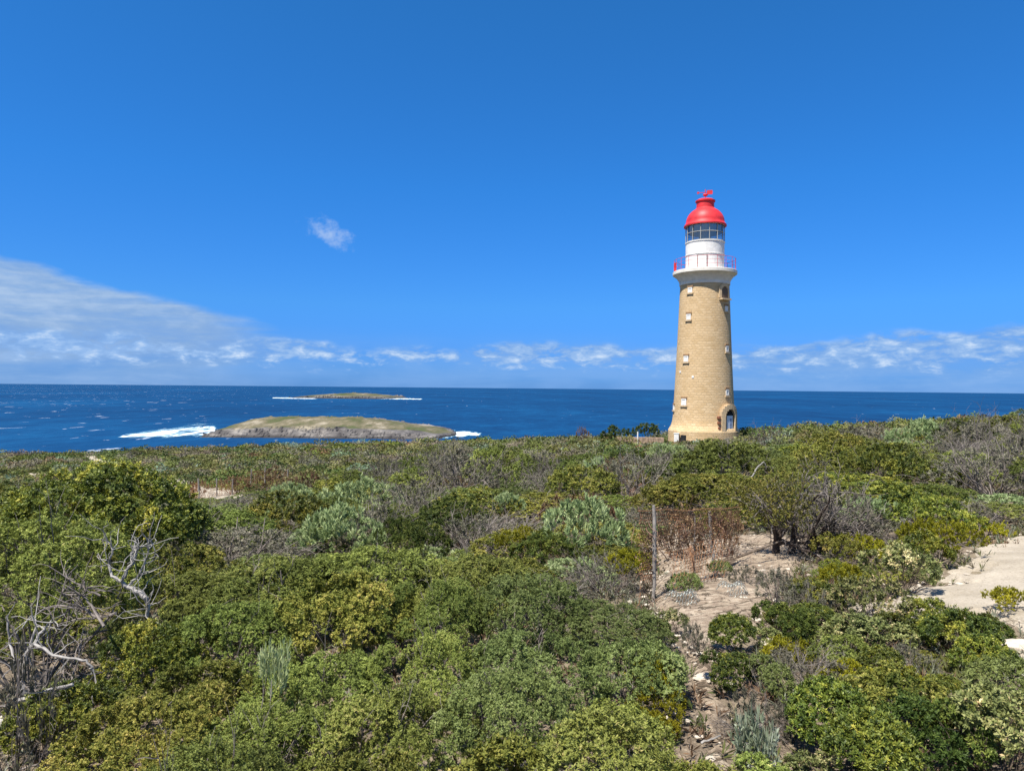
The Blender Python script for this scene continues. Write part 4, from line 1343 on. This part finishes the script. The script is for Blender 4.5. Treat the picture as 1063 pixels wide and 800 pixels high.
def build_heath():
    rg = np.random.default_rng(8)
    pal = np.array([[0.150, 0.155, 0.042], [0.110, 0.148, 0.036], [0.165, 0.185, 0.030], [0.066, 0.094, 0.026], [0.22, 0.29, 0.19], [0.195, 0.172, 0.115], [0.20, 0.125, 0.065], [0.20, 0.19, 0.07]])
    VV, CC = [], []
    pts = []
    y, big = 42.0, True
    while y < 148 or big:
        if y >= 148: y, big = 42.0, False
        st = (1.75 + y * 0.011) if big else (0.72 + y * 0.0095)
        xs = np.arange(-0.86 * y - 3, 0.86 * y + 3, st)
        X = xs + rg.uniform(-.5, .5, len(xs)) * st
        Yv = y + rg.uniform(-.5, .5, len(xs)) * st
        pts.append(np.stack([X, Yv, np.full(len(X), st if big else -st)], -1))
        y += st * 0.92
    pts = np.concatenate(pts)
    ok = pts[:, 1] > LIMY - 1.5
    for n, p in POLY.items():
        ok &= ~in_poly(p, pts[:, 0], pts[:, 1])
    d = np.hypot(pts[:, 0] - LX, pts[:, 1] - LY)
    ok &= d > 4.3
    pts = pts[ok]
    far = [(a, b, c) for a, b, c in PLACED if b > LIMY - 2]
    Zg = ground(pts[:, 0], pts[:, 1])
    q = fbm(pts[:, 0] * 0.10 + 3, pts[:, 1] * 0.10, 17, 4) * 1.3 - 0.15 + rg.uniform(-.2, .2, len(pts))
    hgt = 0.55 + 0.75 * fbm(pts[:, 0] * 0.22, pts[:, 1] * 0.22, 23, 3)
    for i, (x, y, st) in enumerate(pts):
        bigb = st > 0; st = abs(st)
        if bigb and rg.random() < 0.22: continue
        r = st * rg.uniform(0.42, 0.78) if bigb else st * rg.uniform(0.5, 0.9)
        h = hgt[i] * (rg.uniform(0.65, 1.65) if bigb else rg.uniform(0.35, 0.75))
        if -0.53 < x / y < -0.29 and y < 54: h = min(h, 0.32)
        if abs(x - LX * y / LY) < 5.5 and 48 < y < LY + 2: h = min(h, 0.45)
        if any((x - a) ** 2 + (y - b) ** 2 < (c * 0.9) ** 2 for a, b, c in far): continue
        u = rg.random()
        k = 2 if q[i] < 0.25 else 1 if q[i] < 0.42 else 0 if q[i] < 0.62 else 7 if q[i] < 0.74 else 5
        if u < 0.035: k = 4
        elif u < 0.055: k = 6
        elif u < 0.14: k = 5
        elif u < 0.25: k = 3
        s = 0.075 + 0.0014 * y
        n = int(min(900, 2.9 * r * (r + h) / s ** 2))
        v = rg.normal(size=(n, 3)); v /= np.linalg.norm(v, axis=1)[:, None]
        v[:, 2] = np.abs(v[:, 2])
        ph = rg.uniform(0, 6.28, 3)
        lump = 0.82 + 0.22 * np.sin(v[:, 0] * 5 + ph[0]) * np.sin(v[:, 1] * 5 + ph[1]) + 0.1 * np.sin(v[:, 2] * 9 + ph[2])
        P = v * (lump * (1 - 0.14 * rg.random(n)))[:, None] * np.array([r, r, h]) + np.array([x, y, Zg[i] - 0.05])
        A = v * np.array([1, 1, 1.0]) + np.array([0, 0, 0.35]) + rg.normal(size=(n, 3)) * 0.22
        L, W = (s * 1.5, s * 0.8) if k not in (4, 5) else (s * 1.8, s * 0.55)
        V, T = leaves(rg, P, A, 1, L, W, (0.8, 1.5), np.full(n, 0.5), 0.2)
        c = pal[k] * rg.uniform(0.62, 1.12) * rg.uniform(0.92, 1.08, 3)
        col = np.clip(c[None] * (1 + (T[:, None] - 0.5) * 1.1), 0.004, 1)
        VV.append(V); CC.append(col)
    V = np.concatenate(VV); Cc = np.concatenate(CC)
    me = quad_mesh('heath', V, {'col': ('FLOAT_COLOR', np.concatenate([Cc, np.ones((len(Cc), 1))], 1))}, M_HEATH)
    tag(mobj('heath', me), 'low grey-green coastal heath covering the land out to the cliff edge', 'heath', kind='stuff')


build_heath()

# ----------------------------------------------------------------- twisted tree on the right
def twisted_tree():
    rg = np.random.default_rng(15)
    x, y = at(818, 13.2)
    g = gz(x, y)
    top = ztop(818, 502, 13.2) - g
    root = empty('twisted_tree', (x, y, g))
    tag(root, 'twisted windswept tree with dark trunks and grey twigs beside the bare limestone', 'tree')
    mb, mt = MB(), MB()
    ends = []
    for bx, lean, hh in ((-0.16, -0.25, 1.0), (0.05, 0.35, 1.0), (0.2, 0.75, 0.85), (0.3, 1.3, 0.6)):
        P, d = limb(rg, (bx, 0, -0.1), (lean * 0.4, rg.normal() * .2, 1), top * 0.5 * hh, 6, 0.16, 0.02)
        mb.tube(P, np.linspace(0.085, 0.05, 7), 7)
        for _ in range(6):
            Q, d2 = limb(rg, P[int(rg.integers(3, 7))], (rg.uniform(-0.5, 1.4) + lean * .5, rg.normal() * .6, rg.uniform(0.15, .9)), rg.uniform(0.6, 1.3), 7, 0.22, 0.02)
            mb.tube(Q, np.linspace(0.038, 0.012, 8), 5)
            for _k in range(9):
                T, d3 = limb(rg, Q[int(rg.integers(2, 8))], d2 + rg.normal(size=3) * 0.7 + np.array([.35, 0, .1]), rg.uniform(0.3, 0.7), 4, 0.2)
                mt.tube(T, np.linspace(0.011, 0.005, 5), 3)
                for _m in range(4):
                    U, _d = limb(rg, T[int(rg.integers(1, 5))], d3 + rg.normal(size=3) * 0.7, rg.uniform(0.12, 0.3), 3, 0.2)
                    mt.tube(U, np.linspace(0.005, 0.003, 4), 3)
                ends.append(T[-1])
    mb.build('trunk', M_DARKBARK, root)
    mt.build('twigs', M_TWIG, root)
    E = np.array(ends)
    E = E[(E[:, 0] < 0.25) & (E[:, 2] > top * 0.5)]
    P = np.repeat(E, 26, 0) + rg.normal(size=(len(E) * 26, 3)) * np.array([0.13, 0.13, 0.09])
    V, T = leaves(rg, P, np.array([[0, 0, 1.0]]) + rg.normal(size=P.shape) * .5, 6, 0.06, 0.02, (.3, 1.3), np.full(len(P), .45) + rg.normal(0, .15, len(P)))
    mobj('foliage', quad_mesh('foliage', V, {'tint': ('FLOAT', T)}, LM['green']), root)


twisted_tree()

# ----------------------------------------------------------------- dead silvery branches at the left
def polyline_branch(mb, pts, r0, r1, rg, sub=3):
    """pts: (px, py, Y) photo points made into a crooked limb at its true distance"""
    W = np.array([EYE + ray(px, py) * Y for px, py, Y in pts])
    P = []
    for a, b in zip(W[:-1], W[1:]):
        for k in range(sub): P.append(a + (b - a) * k / sub + (rg.normal(size=3) * 0.006 if k else 0))
    P.append(W[-1])
    mb.tube(P, np.linspace(r0, r1, len(P)), 6)
    return W


def branch_thing(name, lines, label, mat=None, twigs=0, seed=1):
    rg = np.random.default_rng(seed)
    mb = MB()
    base = None
    for pts, r0, r1 in lines:
        W = polyline_branch(mb, pts, r0, r1, rg)
        for _ in range(twigs):
            i = int(rg.integers(1, len(W)))
            T, d = limb(rg, W[i], rg.normal(size=3) + np.array([0, 0, .5]), rg.uniform(0.15, 0.5), 5, 0.28)
            mb.tube(T, np.linspace(0.006, 0.0025, 6), 4)
    return tag(mb.build(name, mat or M_DEADW), label, 'branch')


branch_thing('dead_branch', [
    ([(152, 622, 7.6), (146, 615, 7.6), (132, 609, 7.62), (126, 603, 7.6), (131, 592, 7.6), (138, 585, 7.6), (142, 572, 7.65), (136, 566, 7.65)], 0.028, 0.010),
    ([(138, 585, 7.6), (136, 577, 7.6), (144, 569, 7.65)], 0.014, 0.006),
    ([(126, 603, 7.6), (116, 598, 7.65), (113, 585, 7.7), (117, 570, 7.7), (112, 562, 7.7)], 0.018, 0.007),
    ([(132, 609, 7.62), (142, 600, 7.65), (150, 585, 7.65), (154, 572, 7.65), (158, 564, 7.7)], 0.016, 0.006),
    ([(152, 622, 7.6), (154, 632, 7.6), (152, 640, 7.6)], 0.022, 0.018)],
    'pale silvery dead branches rising beside the tall olive shrub', twigs=12, seed=3)
branch_thing('dead_branch', [
    ([(26, 720, 6.6), (22, 706, 6.6), (25, 692, 6.6), (16, 685, 6.6), (10, 668, 6.7), (8, 645, 6.7)], 0.022, 0.008),
    ([(25, 692, 6.6), (29, 675, 6.65), (38, 650, 6.7), (33, 638, 6.7)], 0.016, 0.007),
    ([(27, 678, 6.55), (36, 668, 6.5), (45, 672, 6.45), (55, 680, 6.4), (72, 683, 6.35), (90, 685, 6.3), (96, 692, 6.3), (95, 699, 6.3)], 0.015, 0.009),
    ([(36, 668, 6.5), (40, 658, 6.55), (47, 652, 6.6), (52, 646, 6.6)], 0.016, 0.008)],
    'bleached forked dead branch under the tall olive shrub', twigs=6, seed=5)
branch_thing('dead_log', [([(16, 728, 5.9), (36, 722, 5.9), (55, 715, 5.9), (76, 710, 5.9)], 0.024, 0.016)], 'short bleached log lying in front of the forked branch', twigs=1, seed=7)
branch_thing('dead_branch', [
    ([(100, 640, 7.05), (88, 632, 7.05), (60, 628, 7.15), (40, 634, 7.15)], 0.016, 0.006), ([(120, 636, 6.95), (105, 640, 7.05), (80, 642, 7.05), (56, 650, 7.05)], 0.014, 0.005),
    ([(108, 650, 6.85), (95, 628, 7.05), (85, 618, 7.05), (64, 616, 7.15)], 0.014, 0.005), ([(104, 618, 7.15), (88, 610, 7.15), (70, 600, 7.15)], 0.012, 0.005)],
    'tangle of thin grey branches below the tall olive shrub', mat=M_TWIG, twigs=16, seed=9)
rg0 = np.random.default_rng(6)
mb = MB()
for k in range(44):
    p0 = hit(prng.uniform(-10, 100), prng.uniform(690, 810)) + np.array([0, 0, prng.uniform(0.1, .6)])
    P, d = limb(rg0, p0, rg0.normal(size=3) * np.array([1, 1, .5]) + np.array([0, 0, .3]), prng.uniform(0.4, 1.0), 6, 0.25)
    mb.tube(P, np.linspace(0.010, 0.004, 7), 4)
    for _ in range(5):
        T, _d = limb(rg0, P[int(rg0.integers(1, 7))], d + rg0.normal(size=3), prng.uniform(.12, .35), 4, .25)
        mb.tube(T, np.linspace(0.005, 0.002, 5), 3)
tag(mb.build('dead_twigs', M_TWIG), 'thicket of grey dead twigs in the lower left corner', 'twigs')
branch_thing('dead_branch', [([(768, 503, 25), (781, 494, 25), (787, 484, 25), (793, 479, 25)], 0.035, 0.02)], 'pale forked dead branch right of the domed olive bush', twigs=2, seed=11)
branch_thing('fallen_stick', [([(728, 771, 5.45), (738, 767, 5.45), (748, 763, 5.5)], 0.010, 0.006)], 'bleached stick lying across the narrow path', seed=12)
branch_thing('fallen_branch', [([(765, 578, 12.0), (785, 571, 12.1), (806, 563, 12.4), (816, 560, 12.6)], 0.022, 0.01)], 'dark dead branch lying on the limestone left of the twisted tree', mat=M_BARK, twigs=2, seed=13)

# ----------------------------------------------------------------- wire fences
M_POST = plain('weathered_post', (0.25, 0.225, 0.20), 0.9, 0.1, 0.3, 20.0)
M_RUST = plain('rusty_wire', (0.25, 0.125, 0.062), 0.85, 0.2, 0.35, 12.0)
M_GALV = plain('galvanised_wire', (0.24, 0.26, 0.24), 0.5, 0.4, 0.2, 12.0, metal=0.3)


def net(mb, fn, nu, nv, r, keep=lambda u, v: True):
    """hexagon-like netting over fn(u, v) -> point"""
    for i in range(nu):
        for j in range(nv):
            if not keep((i + .5) / nu, (j + .5) / nv): continue
            o = 0.5 * (j % 2)
            p = lambda a, b: fn((i + a + o) / nu, (j + b) / nv)
            a, b, c, d = p(0, 0), p(.5, .3), p(.5, .7 + .3), p(1, 0)
            mb.tube([a, b], r, 3); mb.tube([b, d], r, 3); mb.tube([b, c], r, 3)


def rusty_fence():
    rg = np.random.default_rng(2)
    p0 = np.array([*at(682, 9.7), 0]); p1 = np.array([*at(744, 11.6), 0])
    for p in (p0, p1): p[2] = gz(p[0], p[1])
    root = empty('wire_fence', tuple(p0))
    tag(root, 'rusty wire netting fence with two weathered posts beside the bare limestone', 'fence')
    rel = lambda q: np.asarray(q) - p0
    tops = (ztop(682, 526, 9.7), ztop(741, 531, 11.6))
    for p, t, lean in ((p0, tops[0], (-0.02, 0.02)), (p1, tops[1], (-0.09, 0.05))):
        mb = MB()
        L = t - p[2] + 0.1
        P = [rel(p) + np.array([lean[0] * k, lean[1] * k, -0.1 + L * k]) + rg.normal(size=3) * 0.008 for k in np.linspace(0, 1, 9)]
        mb.tube(P, np.linspace(0.030, 0.022, 9) * rg.uniform(0.75, 1.2, 9), 9)
        mb.build('post', M_POST, root)
    mb = MB()                                    # thin stake between
    q = np.array([*at(722, 11.0), 0]); q[2] = gz(q[0], q[1])
    mb.tube([rel(q), rel(q) + np.array([0.01, 0, ztop(722, 536, 11) - q[2]])], 0.012, 5); mb.build('stake', M_POST, root)
    # netting runs past both posts, its lower middle torn away
    a = np.array([*at(664, 9.5), 0]); b = np.array([*at(768, 12.3), 0])
    a[2], b[2] = gz(*a[:2]), gz(*b[:2])

    def fn(u, v):
        p = a + (b - a) * u
        h = 0.05 + v * (1.28 - 0.32 * u)
        w = 0.06 * math.sin(u * 17 + v * 4) + 0.04 * math.sin(v * 9 + u * 5)
        return rel(p) + np.array([w * .5, w, h])
    mb = MB()
    net(mb, fn, 62, 26, 0.0048, lambda u, v: (v > 0.34 + 0.22 * math.sin(u * 9.0) or u < 0.12 or u > 0.8) and rg.random() > 0.06)
    for v in (0.99, 0.62): mb.tube([fn(u, v) for u in np.linspace(0, 1, 40)], 0.005, 4)
    # torn flap curling to the ground between the posts
    def fl(u, v):
        p = a + (b - a) * (0.22 + 0.45 * u)
        ang = v * 3.4
        return rel(p) + np.array([0.1 * math.sin(u * 7), -0.10 - 0.32 * math.sin(ang * .8) - 0.1 * u, 0.55 - 0.28 * v * 2 + 0.12 * math.cos(ang)])
    net(mb, fl, 24, 14, 0.0035, lambda u, v: rg.random() > 0.1)
    mb.build('netting', M_RUST, root)
    # dry vine caught in the netting
    mv = MB()
    for _ in range(45):
        u, v = rg.uniform(0.05, 0.95), rg.uniform(0.35, 0.9)
        T, _d = limb(rg, fn(u, v) + rg.normal(size=3) * .03, rg.normal(size=3), rg.uniform(.2, .6), 6, .4)
        mv.tube(T, np.linspace(0.006, 0.003, 7), 3)
    mv.build('dry_vine', M_RUSTTWIG, root)
    P = np.array([fn(u, v) for u, v in zip(rg.uniform(0, 1, 600) ** 0.9, 1 - 0.66 * rg.random(600) ** 0.9)]) + rg.normal(size=(600, 3)) * 0.07
    V, T = leaves(rg, P, rg.normal(size=P.shape), 3, 0.035, 0.02, (.3, 1.4), rg.uniform(0.2, 0.9, len(P)))
    mobj('dry_leaves', quad_mesh('dry_leaves', V, {'tint': ('FLOAT', T)}, LM['rust']), root)


def fallen_net(px, py, w, label):
    rg = np.random.default_rng(int(px))
    p = hit(px, py)
    def fn(u, v):
        x, y = (u - .5) * w, (v - .5) * w * 0.9
        return np.array([p[0] + x, p[1] + y, gz(p[0] + x, p[1] + y) + 0.08 + 0.14 * math.sin(u * 3.1) * math.sin(v * 3.0) + 0.07 * math.sin(u * 9 + v * 5) * math.cos(v * 8 - u * 3)])
    mb = MB(); net(mb, fn, 13, 12, 0.0034, lambda u, v: (u - .5) ** 2 + (v - .5) ** 2 < 0.16 + 0.08 * math.sin(u * 11 + v * 7))
    tag(mb.build('fallen_netting', M_GALV), label, 'netting')


rusty_fence()
fallen_net(706, 632, 0.55, 'crumpled galvanised netting on the ground by the left post')
fallen_net(758, 622, 0.50, 'crumpled galvanised netting on the limestone right of the path')


def left_fence():
    rg = np.random.default_rng(5)
    line = [(197, 522, 501), (207, 523, 497), (225, 516, 496.5), (241, 515, 497), (260, 506, 487), (275, 505, 486), (299, 503, 487)]
    pts = [hit(px, b) for px, b, t in line]
    root = empty('wire_fence', tuple(pts[0]))
    tag(root, 'broken low fence of thin posts and rusty netting on the left slope', 'fence')
    tp = []
    for q, (px, b, t) in zip(pts, line):
        g = np.array([q[0], q[1], gz(q[0], q[1])]) - pts[0]
        h = (b - t) / F_PX * q[1]
        mb = MB(); mb.tube([g + np.array([0, 0, -.1]), g + np.array([rg.normal() * .06, 0, h])], 0.045, 6)
        mb.build('post', M_POST, root); tp.append((g, h))
    mb = MB()
    for (g0, h0), (g1, h1) in zip(tp[:-1], tp[1:]):
        f = lambda u, v, g0=g0, g1=g1, h0=h0, h1=h1: g0 + (g1 - g0) * u + np.array([0, 0, v * 0.9 * (h0 + (h1 - h0) * u)])
        net(mb, f, 14, 9, 0.012, lambda u, v: rg.random() > 0.25)
    mb.build('netting', M_RUST, root)


left_fence()

# ----------------------------------------------------------------- rocks, stones, litter
M_ROCK = plain('pale_limestone', (0.46, 0.40, 0.32), 0.9, 0.15, 0.25, 7.0, bstr=0.6, bdist=0.03)
M_GREYROCK = plain('grey_stone', (0.36, 0.33, 0.29), 0.9, 0.15, 0.3, 7.0, bstr=0.6, bdist=0.03)


def rock_verts(rg, s, n=10):
    vs, fs = [], []
    m = 14
    for i in range(n + 1):
        for j in range(m):
            t, a = math.pi * i / n, 2 * math.pi * j / m
            vs.append((math.sin(t) * math.cos(a), math.sin(t) * math.sin(a), math.cos(t)))
    V = np.array(vs)
    k = rg.normal(size=(7, 3))
    d = 1 + sum(0.10 * np.sin(V @ (q * 2.4) + i) for i, q in enumerate(k)) * 0.8
    for q in rg.normal(size=(8, 3)):
        q = q / np.linalg.norm(q)
        pr = (V * d[:, None]) @ q
        lim = 0.78
        d = np.where(pr > lim, d * lim / np.maximum(pr, 1e-6), d)
    for i in range(n):
        for j in range(m):
            a, b = i * m + j, i * m + (j + 1) % m
            fs.append((a, a + m, b + m, b))
    return V * d[:, None] * np.array(s), fs


def rock(px, py, s, label, mat, lift=0.2):
    rg = np.random.default_rng(int(px * 3 + py))
    p = hit(px, py)
    v, f = rock_verts(rg, s)
    mb = MB(); mb.add(v + np.array([p[0], p[1], gz(p[0], p[1]) + s[2] * lift]), f)
    tag(mb.build('rock', mat, smooth=False), label, 'rock')


rock(1052, 676, (0.26, 0.16, 0.11), 'white limestone rock at the right edge below the orange brown bush', M_ROCK)
rock(16, 798, (0.18, 0.13, 0.12), 'flat grey stone in the lower left corner', M_GREYROCK, 3.2)
rock(968, 634, (0.30, 0.16, 0.10), 'white limestone slab on the near rim of the sandy track', M_ROCK)
rock(1000, 650, (0.22, 0.14, 0.08), 'pale slab right of the white slab on the track rim', M_ROCK)
rock(735, 705, (0.12, 0.09, 0.05), 'flat tan stone on the narrow path beside the yellow-tipped bush', M_ROCK)
rock(800, 668, (0.12, 0.08, 0.05), 'small white stone between the bushes right of the path', M_ROCK)


def stones():
    rg = np.random.default_rng(31)
    mb = MB()
    for name, n, smax in (('path', 600, 0.04), ('sandy_track', 320, 0.035)):
        poly = POLY[name]; a = np.array(poly)
        lo, hi = a.min(0), a.max(0); hi[0] = min(hi[0], 14)
        c = 0
        while c < n:
            x, y = rg.uniform(lo, hi)
            X, Y = np.array([x]), np.array([y])
            sd = seg_dist(poly, X, Y)[0]
            if not (in_poly(poly, X, Y)[0] or sd < 0.25): continue
            if name == 'sandy_track' and sd > 0.5 and rg.random() < 0.85: continue
            c += 1
            s = smax * rg.uniform(0.2, 1.0) ** 2 + 0.008
            v, f = rock_verts(rg, (s * rg.uniform(.8, 1.6), s, s * rg.uniform(.35, .6)), 5)
            mb.add(v + np.array([x, y, gz(x, y) + 0.04]), f)
    tag(mb.build('loose_stones', M_ROCK), 'loose limestone chips scattered over the bare ground', 'stones', kind='stuff')
    mt = MB()
    for _ in range(4200):
        poly = POLY['path']; a = np.array(poly)
        x, y = rg.uniform(a.min(0) - .3, a.max(0) + .3)
        if not in_poly(poly, np.array([x]), np.array([y]))[0] and rg.random() < .5: continue
        z = gz(x, y) + 0.05
        an = rg.uniform(0, 6.28); L = rg.uniform(0.03, 0.22)
        d = np.array([math.cos(an), math.sin(an), rg.normal() * .12])
        mt.tube([np.array([x, y, z]), np.array([x, y, z]) + d * L * .5 + rg.normal(size=3) * .01, np.array([x, y, z]) + d * L], rg.uniform(0.002, 0.0055), 3)
    tag(mt.build('twig_litter', M_BARK), 'dry twigs and litter strewn over the bare limestone', 'litter', kind='stuff')


stones()


def ground_cover():
    rg = np.random.default_rng(77)
    N = 26000
    y = 3.5 + 18.5 * rg.random(N) ** 0.75
    x = y * rg.uniform(-0.85, 0.85, N)
    k = fbm(x * 0.9, y * 0.9, 51, 4)
    ok = k + rg.uniform(-.12, .12, N) > 0.42
    for n, p in POLY.items():
        d = seg_dist(p, x, y)
        ok &= ~(in_poly(p, x, y) & (d > (0.25 if n == 'path' else 0.4) * rg.random(N) ** 2))
    x, y, k = x[ok], y[ok], k[ok]
    P = np.stack([x, y, ground(x, y)], -1)
    pal = np.array([[0.12, 0.13, 0.04], [0.17, 0.14, 0.09], [0.24, 0.20, 0.12], [0.08, 0.10, 0.03], [0.16, 0.10, 0.06], [0.22, 0.23, 0.16]])
    c = pal[(fbm(x * 1.7, y * 1.7, 61, 3) * 9.0 + rg.uniform(0, 2, len(x))).astype(int) % 6] * rg.uniform(0.75, 1.25, (len(x), 1))
    A = np.array([[0, 0, 1.0]]) + rg.normal(size=P.shape) * 0.35
    V, T = leaves(rg, P, A, 9, 0.11, 0.017, (0.2, 1.25), np.full(len(P), 0.5), 0.5)
    C4 = np.concatenate([np.repeat(c, 36, 0) * (1 + (T[:, None] - .5) * 1.4), np.ones((len(V), 1))], 1)
    me = quad_mesh('ground_cover', V, {'col': ('FLOAT_COLOR', C4)}, M_HEATH)
    tag(mobj('ground_cover', me), 'low dry herbs and grass growing between the shrubs', 'ground cover', kind='stuff')


ground_cover()
